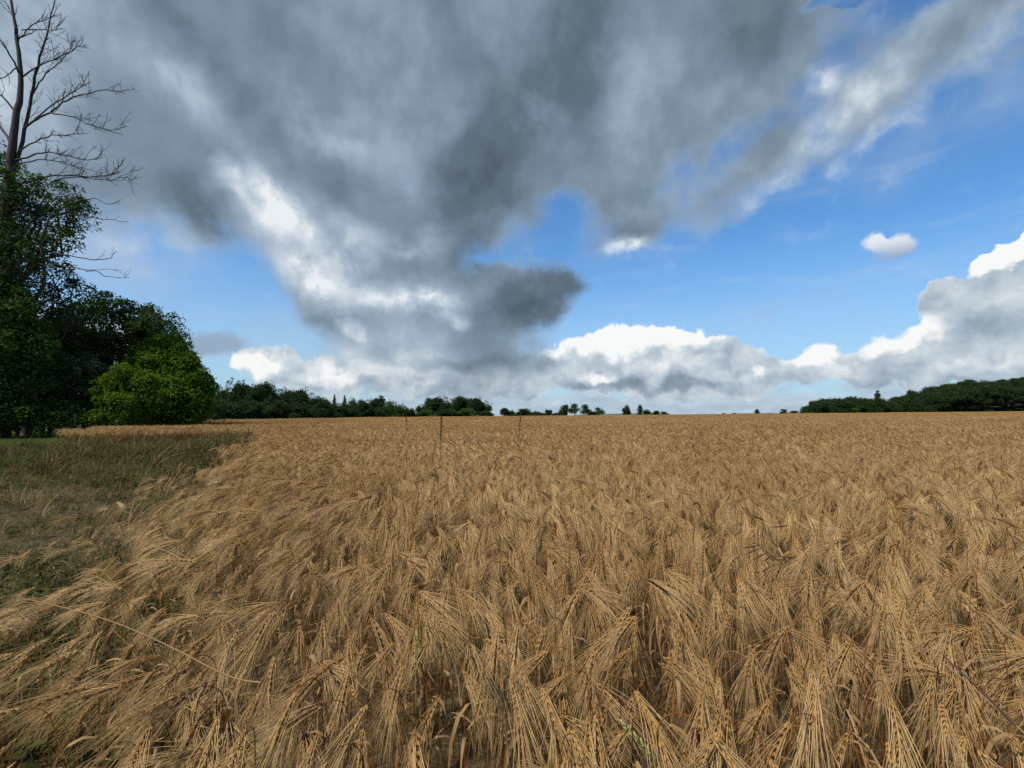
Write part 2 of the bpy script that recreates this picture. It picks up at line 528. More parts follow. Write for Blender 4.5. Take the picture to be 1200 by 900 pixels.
def wob(x, y, s=1.0, p=0.0):
    """smooth pseudo noise in -1..1"""
    return (np.sin(x * 1.3 * s + 1.7 * np.sin(y * .9 * s + p) + p) + np.sin(y * 1.7 * s + 1.3 * np.sin(x * 1.1 * s + 2 * p)) + .5 * np.sin((x * 2.9 - y * 2.3) * s + p)) / 2.5


def ground_h(x, y):
    x = np.asarray(x, float); y = np.asarray(y, float)
    xs = np.where(x > 0, .0090 * np.minimum(x, 260), .0055 * np.maximum(x, -200))
    h = xs + .0025 * np.clip(y, -50, 170)
    h = h - np.clip((y - 230) / 100, 0, 8) ** 1.3 * .8          # beyond the crest the land falls away
    return h


# ------------------------------------------------------------------ ground
WEEDS = np.array([(-60, 2.3), (-2.55, 2.25), (-2.2, 2.7), (-2.9, 4.3), (-4.5, 7.7), (-7.9, 14.8), (-10.8, 20.5), (-12.5, 24), (-17, 23.6), (-21.3, 22.6), (-24, 27), (-36, 47), (-60, 47)])
FIELD_LEFT = np.array([(-400, 400), (-130, 260), (-98, 180), (-72, 112), (-44, 58), (-36, 47)])


def inside(poly, x, y):
    r = np.zeros(np.shape(x), bool)
    n = len(poly)
    for i in range(n):
        x0, y0 = poly[i]; x1, y1 = poly[(i + 1) % n]
        if y0 == y1: continue
        c = ((y0 > y) != (y1 > y)) & (x < (x1 - x0) * (y - y0) / (y1 - y0) + x0)
        r ^= c
    return r


def is_weeds(x, y):
    ox = wob(x, y, 1.1, 1.0) * .25 + wob(x, y, 4.0, .4) * .10
    return inside(WEEDS, x + ox, y + wob(y, x, 1.3, 3) * .25)


def is_crop(x, y):
    left = np.interp(y, [-10, 47, 58, 112, 180, 260, 400], [-60, -36, -44, -72, -98, -130, -400])
    return (~is_weeds(x, y)) & (x > left)


def build_ground():
    def axis(a, far):
        base = np.arange(-a, a + .1, 2.0)
        ext = a * (far / a) ** (np.arange(1, 26) / 25)
        return np.concatenate([-ext[::-1], base, ext])
    xs, ys = axis(70, 5000), axis(70, 5000)
    X, Y = np.meshgrid(xs, ys)
    Z = ground_h(X, Y)
    v = np.stack([X, Y, Z], -1).reshape(-1, 3)
    nx, ny = len(xs), len(ys)
    i = np.arange(ny - 1)[:, None] * nx + np.arange(nx - 1)[None, :]
    q = np.stack([i, i + 1, i + nx + 1, i + nx], -1).reshape(-1, 4)
    a = Acc(); a.add(v, q)
    o = a.build('ground', [M_GROUND], smooth=True)
    vg = o.data.attributes.new('verge', 'FLOAT', 'POINT')
    x, y = v[:, 0], v[:, 1]
    g = ((x < -18) & (y > 21) & (y < 60) & ~is_crop(x, y)) | (y > 262)
    vg.data.foreach_set('value', g.astype(np.float32))
    tag(o, 'bare soil and field floor under the crop', kind='structure')


build_ground()


def build_hill():
    a = Acc()
    n = 60
    xs = np.linspace(300, 1500, n)
    top = 12 * np.exp(-((xs - 560) / 260) ** 2) + 14 * np.exp(-((xs - 1200) / 260) ** 2) + rng.normal(0, .5, n)
    rows = []
    for k, (dy, s) in enumerate([(-250, -20), (0, 1), (400, -20)]):
        rows.append(np.stack([xs, 2300 + dy + 0 * xs, np.where(s > 0, top, -22.0)], -1))
    v = np.concatenate(rows)
    i = np.arange(2)[:, None] * n + np.arange(n - 1)[None, :]
    q = np.stack([i, i + 1, i + n + 1, i + n], -1).reshape(-1, 4)
    a.add(v, q)
    tag(a.build('distant_hill', [hill_mat()], smooth=True), 'low bluish hill on the far horizon', kind='structure')


build_hill()


# ------------------------------------------------------------------ barley plants
def barley(seed, droop, lod=0, H=None):
    """returns parts of one ripe plant; it bows towards +X"""
    r = np.random.default_rng(seed)
    H = H or r.uniform(.74, .84)
    parts = dict(stem=Acc(), ear=Acc(), awns=Acc(), leaf=Acc(), leaf2=Acc())
    droop = R(droop)
    # stem: straight part, then a tight neck
    lean = r.uniform(.02, .10)
    pts = [np.array([0, 0, 0.0])]
    n0 = 6
    for i in range(1, n0 + 1):
        t = i / n0
        pts.append(np.array([lean * t ** 2 * .8, .012 * math.sin(t * 4 + seed), (H - .06) * t]))
    ang = math.atan2(lean, H)
    step_n = 6 if lod == 0 else 3
    neck = r.uniform(.05, .13)
    side = r.uniform(-.25, .25)
    p = pts[-1].copy()
    for i in range(step_n):
        ang += (droop * .78 - .1) / step_n
        p = p + np.array([math.sin(ang), side * math.sin(ang) * .4, math.cos(ang)]) * neck / step_n
        pts.append(p.copy())
    sp = np.array(pts)
    tint = r.uniform(0, 1)
    parts['stem'].tube(sp, np.linspace(.0016, .0009, len(sp)) * (1 if lod == 0 else 1.5), 4 if lod == 0 else 3, 0, tint)
    # ear axis
    L = r.uniform(.085, .125)
    nn = 13 if lod == 0 else 4
    ax = [p.copy()]; dirs = []
    for i in range(nn):
        ang += (droop * .22) / nn
        d = np.array([math.sin(ang), side * math.sin(ang) * .4, math.cos(ang)]); d /= np.linalg.norm(d)
        dirs.append(d); p = p + d * L / nn
        ax.append(p.copy())
    ax = np.array(ax)
    side_v = np.array([-side * .4, 1, 0.0]); side_v /= np.linalg.norm(side_v)
    if lod == 0:
        parts['ear'].tube(ax, .0016, 4, 0, tint)
        roll = r.uniform(0, math.pi)
        spread = r.uniform(.16, .44)
        AL = r.uniform(.13, .185)
        for i in range(nn):
            d = dirs[i]; nrm = np.cross(side_v, d)
            for ka in (-1, 0, 1):
                if r.random() < .06: continue
                a = roll + (i % 2) * math.pi + ka * R(62)
                rad = math.cos(a) * side_v + math.sin(a) * nrm
                size = 1.0 - .35 * abs(i / nn - .4) - (.12 if ka else 0)
                c0 = ax[i] + rad * .0022
                gd = d + rad * .42; gd /= np.linalg.norm(gd)
                gl = .0125 * size
                gp = np.array([c0, c0 + gd * gl * .35, c0 + gd * gl * .75, c0 + gd * gl])
                parts['ear'].tube(gp, np.array([.0012, .0033, .0025, .0005]) * size, 5, 0, np.clip(tint * .5 + r.uniform(0, .5), 0, 1))
                ad = d + rad * spread * r.uniform(.3, 1.2) + r.normal(0, .03, 3)
                ad /= np.linalg.norm(ad)
                al = AL * r.uniform(.75, 1.08) * (1 - .25 * i / nn)
                curl = r.normal(0, .08, 3) + rad * r.uniform(.0, .16) + np.array([0, 0, -.34]) * abs(math.sin(ang))
                s_ = np.linspace(0, 1, 5)[:, None]
                ap = gp[-1] + ad * al * s_ + curl * al * s_ ** 2 * .6
                parts['awns'].tube(ap, np.array([.00082, .00075, .00060, .00044, .00012]), 3, 0, np.clip(tint * .5 + r.uniform(-.1, .8), 0, 1))
    else:
        w = {1: 1.0, 2: 1.7, 3: 3.4}[lod]
        parts['ear'].tube(ax, np.array([.003, .0062, .0062, .005, .002]) * w ** .5, 4, 0, tint)
        na = {1: 16, 2: 8, 3: 5}[lod]
        AL = r.uniform(.13, .175); spread = r.uniform(.22, .42)
        for q in range(na):
            i = q % nn
            d = dirs[i]; nrm = np.cross(side_v, d)
            a = q * 2.4 + r.uniform(0, 1)
            rad = math.cos(a) * side_v + math.sin(a) * nrm
            ad = d + rad * spread * r.uniform(.3, 1.2); ad /= np.linalg.norm(ad)
            al = AL * r.uniform(.7, 1.1)
            e = np.cross(ad, r.normal(0, 1, 3)); e /= np.linalg.norm(e)
            b0 = ax[i] + rad * .004
            wd = .0010 * w
            mid = b0 + ad * al * .5 + np.array([0, 0, -.006]); tip = b0 + ad * al + np.array([0, 0, -.02])
            parts['awns'].add([b0 - e * wd, b0 + e * wd, mid + e * wd * .8, mid - e * wd * .8, tip + e * wd * .2, tip - e * wd * .2],
                              [[0, 1, 2, 3], [3, 2, 4, 5]], 0, np.clip(tint * .4 + r.uniform(.1, .6), 0, 1))
    # dry leaves
    nl = {0: 2, 1: 1, 2: 0, 3: 0}[lod]
    for q in range(nl):
        z = r.uniform(.45, .97) * (H - .08); a = r.uniform(0, 2 * math.pi)
        o = np.array([lean * (z / H) ** 2 * .8, 0, z]); h = np.array([math.cos(a), math.sin(a), 0])
        ln = r.uniform(.07, .20); s_ = np.linspace(0, 1, 6)
        tw = r.uniform(-2, 2)
        up0 = r.uniform(.3, .9)
        path = o + h * (ln * np.sin(s_ * 1.7))[:, None] * .6 + np.array([0, 0, 1]) * (ln * (up0 * s_ - 1.5 * s_ ** 2.2))[:, None]
        wd = r.uniform(.003, .0055) * np.array([.5, 1, 1, .9, .6, .1])
        sd = np.array([[-math.sin(a + tw * t), math.cos(a + tw * t), .4 * math.sin(tw * t * 2)] for t in s_])
        vv = np.stack([path - sd * wd[:, None], path + sd * wd[:, None]], 1).reshape(-1, 3)
        ff = [[2 * i, 2 * i + 1, 2 * i + 3, 2 * i + 2] for i in range(5)]
        parts['leaf2' if q else 'leaf'].add(vv, ff, 0, tint)
    return parts


PART_MATS = dict(stem=M_STEM, ear=M_EAR, awns=M_AWN, leaf=M_DRY, leaf2=M_DRY)


def merge_into(acc, parts, T=None, slots=('stem', 'ear', 'awns', 'leaf', 'leaf2'), dark=False):
    for k, pn in enumerate(slots):
        if k == 1 and dark: k = 4
        elif k == 4: k = 3
        pa = parts[pn]
        if not pa.v: continue
        for v, f, t, off in zip(pa.v, pa.f, pa.t, np.concatenate([[0], np.cumsum([len(q) for q in pa.v])[:-1]])):
            vv = v if T is None else v @ T[0].T + T[1]
            acc.add(vv, f - off, k, t)


def rotz(a):
    c, s = math.cos(a), math.sin(a)
    return np.array([[c, -s, 0], [s, c, 0], [0, 0, 1.0]])


NPRO = 24
DROOPS = np.linspace(95, 178, NPRO)             # prototypes run from nearly level ears to hanging ears
protos = [barley(100 + i, DROOPS[i]) for i in range(NPRO)]
PM = {}
DARK = (5, 13)
for i, pr in enumerate(protos):
    for k in pr:
        PM[i, k] = pr[k].mesh('barley_' + k.rstrip('2'), [M_DARKEAR if (k == 'ear' and i in DARK) else PART_MATS[k]], smooth=('leaf' not in k))


def proto_collection(name, meshes):
    c = bpy.data.collections.new(name)
    for i, me in enumerate(meshes):
        o = bpy.data.objects.new('%s_%02d' % (name, i), me)
        c.objects.link(o)
    return c


def scatter(name, pts, rot, scl, pid, coll, label, kind='stuff', cat=None):
    me = bpy.data.meshes.new(name)
    me.vertices.add(len(pts)); me.vertices.foreach_set('co', np.asarray(pts, np.float32).ravel())
    a = me.attributes.new('rot', 'FLOAT_VECTOR', 'POINT'); a.data.foreach_set('vector', np.asarray(rot, np.float32).ravel())
    a = me.attributes.new('scl', 'FLOAT', 'POINT'); a.data.foreach_set('value', np.asarray(scl, np.float32))
    a = me.attributes.new('pid', 'INT', 'POINT'); a.data.foreach_set('value', np.asarray(pid, np.int32))
    o = bpy.data.objects.new(name, me); COL.objects.link(o)
    g = bpy.data.node_groups.new(name + '_scatter', 'GeometryNodeTree')
    g.interface.new_socket('Geometry', in_out='INPUT', socket_type='NodeSocketGeometry')
    g.interface.new_socket('Geometry', in_out='OUTPUT', socket_type='NodeSocketGeometry')
    N, Lk = g.nodes, g.links
    gi, go = N.new('NodeGroupInput'), N.new('NodeGroupOutput')
    ci = N.new('GeometryNodeCollectionInfo'); ci.inputs['Collection'].default_value = coll
    ci.inputs['Separate Children'].default_value = True; ci.inputs['Reset Children'].default_value = True
    ip = N.new('GeometryNodeInstanceOnPoints'); ip.inputs['Pick Instance'].default_value = True
    def na(n_, dt):
        q = N.new('GeometryNodeInputNamedAttribute'); q.data_type = dt; q.inputs['Name'].default_value = n_
        return q.outputs['Attribute']
    Lk.new(gi.outputs[0], ip.inputs['Points']); Lk.new(ci.outputs[0], ip.inputs['Instance'])
    Lk.new(na('pid', 'INT'), ip.inputs['Instance Index'])
    er = N.new('FunctionNodeEulerToRotation'); Lk.new(na('rot', 'FLOAT_VECTOR'), er.inputs[0]); Lk.new(er.outputs[0], ip.inputs['Rotation'])
    Lk.new(na('scl', 'FLOAT'), ip.inputs['Scale'])
    Lk.new(ip.outputs[0], go.inputs[0])
    md = o.modifiers.new('scatter', 'NODES'); md.node_group = g
    return tag(o, label, cat, kind=kind)


def whole(parts, dark=False):
    a = Acc(); merge_into(a, parts, dark=dark)
    return a.mesh('barley', [M_STEM, M_EAR, M_AWN, M_DRY, M_DARKEAR], smooth=True)


near_coll = proto_collection('barley_near', [whole(p, i in DARK) for i, p in enumerate(protos)])


def clump(seed, n, w, lod, droop_lo=105, droop_hi=175, spread=.7):
    r = np.random.default_rng(seed)
    a = Acc()
    for i in range(n):
        pr = barley(seed * 1000 + i, r.uniform(droop_lo, droop_hi), lod)
        off = np.array([r.uniform(-w / 2, w / 2), r.uniform(-w / 2, w / 2), r.normal(0, .022)])
        merge_into(a, pr, (rotz(r.normal(0, spread)) * np.array([1, 1, 1.0]), off), dark=(r.random() < .10))
    mats = [M_STEM, M_EAR, M_AWN, M_DRY, M_DARKEAR] if lod < 3 else [M_FAR, M_FAR, M_FAR, M_FAR, M_STEM]
    return a.mesh('barley_clump', mats, smooth=True)


mid_coll = proto_collection('barley_mid', [clump(20 + i, 9, .28, 1) for i in range(10)])
far_coll = proto_collection('barley_far', [clump(50 + i, 70, 1.1, 2, spread=.7) for i in range(6)])
vfar_coll = proto_collection('barley_distant', [clump(80 + i, 220, 3.4, 3, spread=.9) for i in range(4)])


def droop_dir(x, y):
    """world heading in which the ears bow"""
    # towards the camera in the middle and on the right, swept to the left on the left
    t = np.clip((-x - .25 * np.maximum(y, .5) + .2) / (.6 + .35 * np.maximum(y, .5)), 0, 1)
    toward = np.clip(np.arctan2(np.maximum(x, 0), np.maximum(y, .8)), 0, .85)      # on the right they nod back towards the path
    a = -math.pi / 2 - t * 1.05 - toward * .9
    return a + .45 * wob(x, y, .9, .5) + .22 * wob(x, y, 2.6, 2.0), t


def jitter_grid(x0, x1, y0, y1, s):
    X, Y = np.meshgrid(np.arange(x0, x1, s), np.arange(y0, y1, s))
    X = X.ravel() + rng.uniform(-.5, .5, X.size) * s; Y = Y.ravel() + rng.uniform(-.5, .5, Y.size) * s
    return X, Y


def view_mask(x, y, margin):
    return (np.abs(x) < 1.085 * y + margin) & (y > -2)


INDIV = 300


def build_near():
    X, Y = jitter_grid(-12, 12, -1.6, 8.5, .086)
    m = view_mask(X, Y, 1.6) & is_crop(X, Y) & (np.hypot(X, Y) > .42)
    # crop thins out along the weedy edge
    edge = is_weeds(X - .5, Y + .3)
    m &= ~(edge & (rng.random(len(X)) < .45))
    # small hollows where the crop has parted
    hol = wob(X, Y, 2.4, 4.0) + .5 * wob(X, Y, 5.0, 1.0)
    m &= ~((hol > np.where(Y < 4, .58, .78)) & (rng.random(len(X)) < .8))
    corner = (X < -.62 * Y - .15) & (Y < 5)
    m &= ~(corner & (rng.random(len(X)) < .38))
    strag = is_weeds(X, Y) & is_crop(X + .9, Y - .4) & view_mask(X, Y, 1.6) & (rng.random(len(X)) < .09)
    m |= strag
    X, Y = X[m], Y[m]
    n = len(X)
    hd, t = droop_dir(X, Y)
    hd = hd + rng.normal(0, .60, n) + np.where(rng.random(n) < .08, rng.uniform(-3, 3, n), 0)
    # ears on the left lie flatter
    q = np.clip(rng.normal(.76 - .46 * t, .25, n), 0, .999)
    pid = (q * NPRO).astype(int)
    scl = 1.0 + .045 * wob(X, Y, 1.3, 2.2) + .03 * wob(X, Y, 4, 1) + rng.normal(0, .065, n) - .10 * t - .12 * (edge[m])
    scl = np.clip(scl, .6, 1.14)
    rot = np.stack([rng.normal(0, .14, n), rng.normal(0, .14, n) + .10 * t, hd], -1)
    Z = ground_h(X, Y)
    P = np.stack([X, Y, Z], -1)
    # the nearest plants in view are objects of their own
    vis = (np.abs(X) < 1.07 * (Y - .02)) & (Y > .68)
    score = np.where(vis, Y + .12 * np.abs(X), 99)
    order = np.argsort(score)
    own = order[:INDIV]; rest = order[INDIV:]
    for i in own:
        k = int(pid[i])
        where = 'left' if X[i] < -.35 * Y[i] else ('right' if X[i] > .35 * Y[i] else 'middle')
        lab = {'left': 'ripe barley plant in the near left corner, its bearded ear swept sideways',
               'middle': 'ripe barley plant in the near middle of the field, bearded ear bowed over',
               'right': 'ripe barley plant in the near right corner, bearded ear hanging down'}[where]
        e = empty('barley_plant', P[i], lab, 'barley plant', 'barley plants at the front of the field, ' + where)
        e.rotation_euler = rot[i]; e.scale = (scl[i],) * 3
        ear = None
        for pn in ('stem', 'ear', 'awns', 'leaf', 'leaf2'):
            o = bpy.data.objects.new(pn.rstrip('2'), PM[k, pn]); COL.objects.link(o)
            if pn == 'awns': o.parent = ear
            else: o.parent = e
            if pn == 'ear': ear = o
    scatter('barley_crop', P[rest], rot[rest], scl[rest], pid[rest], near_coll, 'dense ripe golden barley with bowed bearded ears filling the near field')


def build_mid():
    X, Y = jitter_grid(-38, 34, 8.3, 30, .235)
    m = view_mask(X, Y, 2.5) & is_crop(X, Y)
    X, Y = X[m], Y[m]; n = len(X)
    hd, t = droop_dir(X, Y)
    hd = hd + rng.normal(0, .5, n)
    scl = np.clip(1 + .07 * wob(X, Y, .8, 1) + .05 * wob(X, Y, .25, 3) + rng.normal(0, .06, n), .8, 1.14)
    rot = np.stack([rng.normal(0, .05, n), rng.normal(0, .05, n), hd], -1)
    scatter('barley_crop', np.stack([X, Y, ground_h(X, Y)], -1), rot, scl, rng.integers(0, 10, n), mid_coll,
            'ripe golden barley standing across the middle of the field')
    X, Y = jitter_grid(-75, 105, 29, 95, .95)
    m = view_mask(X, Y, 5) & is_crop(X, Y)
    X, Y = X[m], Y[m]; n = len(X)
    rot = np.stack([0 * X, 0 * X, droop_dir(X, Y)[0] + rng.normal(0, .5, n)], -1)
    scatter('barley_crop', np.stack([X, Y, ground_h(X, Y) + .07 * wob(X, Y, .3) + .05 * wob(X, Y, .11, 2)], -1), rot, np.clip(1 + rng.normal(0, .04, n), .85, 1.12), rng.integers(0, 6, n), far_coll,
            'ripe golden barley further off towards the treeline')
    X, Y = jitter_grid(-140, 290, 93, 262, 3.1)
    m = view_mask(X, Y, 8) & is_crop(X, Y)
    X, Y = X[m], Y[m]; n = len(X)
    rot = np.stack([0 * X, 0 * X, rng.uniform(0, 6.28, n)], -1)
    scatter('barley_crop', np.stack([X, Y, ground_h(X, Y) + .10 * wob(X, Y, .1)], -1), rot, np.clip(1 + rng.normal(0, .03, n), .9, 1.1), rng.integers(0, 4, n), vfar_coll,
            'most distant band of barley up to the skyline')


build_near()
build_mid()


# ------------------------------------------------------------------ weeds and grass beside the crop
def blade(acc, o, h, ln, lean, wd, mat, tint, r, n=4):
    s_ = np.linspace(0, 1, n)
    path = o + h * (lean * ln * s_ ** 1.6)[:, None] + np.array([0, 0, 1]) * (ln * (s_ - .35 * lean * s_ ** 2))[:, None]
    w = wd * np.array([1, .9, .6, .08])[:n]
    sd = np.array([-h[1], h[0], .15])
    vv = np.stack([path - sd * w[:, None], path + sd * w[:, None]], 1).reshape(-1, 3)
    acc.add(vv, [[2 * i, 2 * i + 1, 2 * i + 3, 2 * i + 2] for i in range(n - 1)], mat, tint)


def tuft(seed, nb, ln, w, mats, kinds, leafy=0):
    r = np.random.default_rng(seed); a = Acc()
    for i in range(nb):
        an = r.uniform(0, 6.28); h = np.array([math.cos(an), math.sin(an), 0])
        o = np.array([r.normal(0, w / 2), r.normal(0, w / 2), 0])
        blade(a, o, h, ln * r.uniform(.4, 1.1), r.uniform(.2, 1.1), r.uniform(.0025, .005), kinds[r.integers(len(kinds))], r.uniform(0, 1), r)
    for i in range(leafy):
        an = r.uniform(0, 6.28); h = np.array([math.cos(an), math.sin(an), 0])
        o = np.array([r.normal(0, w / 2), r.normal(0, w / 2), r.uniform(.03, ln * .8)])
        L = r.uniform(.03, .08); sd = np.array([-h[1], h[0], 0]) * L * .35
        up = np.array([0, 0, r.uniform(-.3, .7)])
        a.add([o, o + (h + up) * L * .5 + sd, o + (h + up * .6) * L, o + (h + up) * L * .5 - sd], [[0, 1, 2, 3]], 0, r.uniform(0, 1))
    return a.mesh('tuft', mats)


weed_coll = proto_collection('weeds', [tuft(1, 30, .34, .16, [M_WEED, M_DEADLEAF], [0, 0, 0, 1]), tuft(2, 20, .22, .2, [M_WEED, M_DEADLEAF], [0, 1, 1], 20),
                                       tuft(3, 12, .26, .14, [M_WEED, M_DEADLEAF], [0], 60), tuft(4, 24, .16, .22, [M_WEED, M_DEADLEAF], [1]),
                                       tuft(5, 14, .42, .16, [M_WEED, M_DEADLEAF], [0, 1], 30), tuft(6, 18, .12, .25, [M_WEED, M_DEADLEAF], [0, 1], 25), tuft(7, 12, .62, .10, [M_WEED, M_DRY], [1, 1, 0]), tuft(8, 34, .40, .20, [M_GRASS, M_WEED], [0, 1])])
grass_coll = proto_collection('grass', [tuft(11 + i, 60, .14, .4, [M_GRASS, M_WEED], [0, 0, 0, 1]) for i in range(3)])


def build_weeds():
    X, Y = jitter_grid(-42, -.6, .3, 47, .16)
    m = (X > -1.085 * Y - 2.0) & ~is_crop(X, Y) & is_weeds(X, Y)
    m |= (X < -.62 * Y - .1 + .2 * wob(X, Y, 2)) & (Y < 5) & (np.hypot(X, Y) > .8) & (rng.random(len(X)) < .8)
    green = wob(X, Y, .35, 1.0) + .5 * wob(X, Y, 1.2, 2.0) + (X + .45 * Y > -1.0) * .5
    m &= ~((X < -18) & (Y > 22))
    m &= ~((green < -.3) & (rng.random(len(X)) < .35))
    X, Y, green = X[m], Y[m], green[m]; n = len(X)
    pid = np.where(green - .15 + rng.normal(0, .3, n) > 0, rng.choice([0, 2, 4, 1], n), rng.choice([3, 5, 1, 3], n))
    # taller growth along the crop
    d = np.clip((X + .48 * Y + 4) / 4, 0, 1)
    scl = rng.uniform(.6, 1.05, n) * (.75 + .6 * d) * (1 + .35 * np.clip((Y - 7) / 8, 0, 1))
    rot = np.stack([rng.normal(0, .15, n), rng.normal(0, .15, n), rng.uniform(0, 6.28, n)], -1)
    lump = np.clip(.5 + .8 * wob(X, Y, 1.9, 2.2), .2, 1.6)
    scl = scl * (.55 + .6 * lump)
    wall = (rng.random(n) < np.clip((Y + 2.5 * wob(X, Y, .5) - 9) / 8, 0, 1)) & (X > -21)
    scl = scl * np.where(wall, 1.5 + .3 * wob(X, Y, .9), 1.0)
    pid = np.where(wall & (rng.random(n) < .6), rng.choice([0, 4], n), pid)
    pid = np.where(rng.random(n) < .06, 6, pid)
    pid = np.where((rng.random(n) < .5) & (wob(X + 3, Y, 1.1, 5) > .72) & (Y > 3), 7, pid)
    scatter('weeds', np.stack([X, Y, ground_h(X, Y)], -1), rot, scl, pid, weed_coll, 'low dark green weeds and dead stalks in the bare corner beside the barley', cat=None)
    X, Y = jitter_grid(-60, -18, 21.5, 50, .3)
    m = ~is_crop(X, Y) & (X > -1.085 * Y - 3) & (X < -16)
    X, Y = X[m], Y[m]; n = len(X)
    rot = np.stack([0 * X, 0 * X, rng.uniform(0, 6.28, n)], -1)
    scatter('grass', np.stack([X, Y, ground_h(X, Y)], -1), rot, rng.uniform(.6, 1.2, n), rng.integers(0, 3, n), grass_coll, 'short bright green grass strip in front of the dark trees')


build_weeds()


# ------------------------------------------------------------------ trees
DENS = 1.9


def leaf_cloud(acc, C, Nn, size, per, disc, r, mat=0, tilt=.5):
    """sprays of leaves: C spray centres, Nn their outward directions"""
    n = len(C)
    nrm = Nn * .55 + np.array([0, 0, .75]) + r.normal(0, .35, (n, 3))
    nrm /= np.linalg.norm(nrm, axis=1)[:, None]
    t1 = np.cross(nrm, r.normal(0, 1, (n, 3))); t1 /= np.linalg.norm(t1, axis=1)[:, None]
    t2 = np.cross(nrm, t1)
    rr = np.sqrt(r.random((n, per))) * disc * r.uniform(.6, 1.25, (n, 1)); aa = r.uniform(0, 2 * math.pi, (n, per))
    P = C[:, None] + t1[:, None] * (rr * np.cos(aa))[..., None] + t2[:, None] * (rr * np.sin(aa))[..., None]
    P = P + nrm[:, None] * r.normal(0, disc * .16, (n, per))[..., None]
    P[..., 2] -= rr ** 2 / disc * .45
    ln = np.repeat(nrm, per, 0).reshape(n, per, 3) + r.normal(0, tilt, (n, per, 3))
    ln /= np.linalg.norm(ln, axis=2)[..., None]
    a1 = np.cross(ln, r.normal(0, 1, (n, per, 3))); a1 /= np.linalg.norm(a1, axis=2)[..., None]
    a2 = np.cross(ln, a1)
    s = size * r.uniform(.6, 1.25, (n, per))[..., None]
    bend = ln * s * .18
    q = np.stack([P - a1 * s * .6, P + a2 * s * .36 - bend, P + a1 * s * .6, P - a2 * s * .36 - bend], 2).reshape(-1, 3)
    f = np.arange(len(q)).reshape(-1, 4)
    tint = np.repeat(np.clip(np.repeat(r.uniform(.1, .8, n), per) + r.normal(0, .15, n * per), 0, 1), 4)
    acc.add(q, f, mat, tint)


def lobes_cloud(acc, lobes, size, per, disc, dens, r, mat=0, core=True):
    for (c, rad) in lobes:
        c = np.asarray(c); rad = np.asarray(rad)
        area = 4 * math.pi * ((rad[0] * rad[1]) ** 1.6 / 3 + (rad[0] * rad[2]) ** 1.6 / 3 + (rad[1] * rad[2]) ** 1.6 / 3) ** (1 / 1.6)
        n = max(6, int(area * dens * DENS))
        d = r.normal(0, 1, (n, 3)); d /= np.linalg.norm(d, axis=1)[:, None]
        rr = r.uniform(0, 1, n) ** .28
        # uneven outline: bumps in the shell
        bump = 1 + r.uniform(0, .22, n) ** 1.0 * (r.random(n) < .35) + .16 * np.sin(d[:, 0] * 5 + c[0]) * np.sin(d[:, 1] * 4.3 + c[1]) + .12 * np.sin(d[:, 2] * 7 + c[2] + d[:, 0] * 3) + r.normal(0, .05, n)
        C = c + d * rad * (rr * bump)[:, None]
        leaf_cloud(acc, C, d, size, per, disc, r, mat)
        # inner leafage closes the middle of the bough
        if not core: continue
        nc = max(4, n // 5)
        d2 = r.normal(0, 1, (nc, 3)); d2 /= np.linalg.norm(d2, axis=1)[:, None]
        leaf_cloud(acc, c + d2 * rad * (r.uniform(0, 1, nc) ** .4 * .68)[:, None], d2, size * 1.9, max(6, per // 2), disc * 1.1, r, mat)


def curve_pts(p0, p1, sag, n, r, jit=0.0):
    t = np.linspace(0, 1, n)[:, None]
    p = p0 * (1 - t) + p1 * t
    p = p + np.array([0, 0, 1]) * sag * np.sin(t * math.pi)
    j = r.normal(0, jit, (n, 3)); j[0] = 0; j[-1] = 0
    return p + j


def limb(acc, p0, p1, r0, r1, r, sag=.0, jit=.05, k=6, mat=0):
    L = np.linalg.norm(p1 - p0)
    acc.tube(curve_pts(p0, p1, sag, 7, r, jit * L * .15), np.linspace(r0, r1, 7), k, mat, .5)


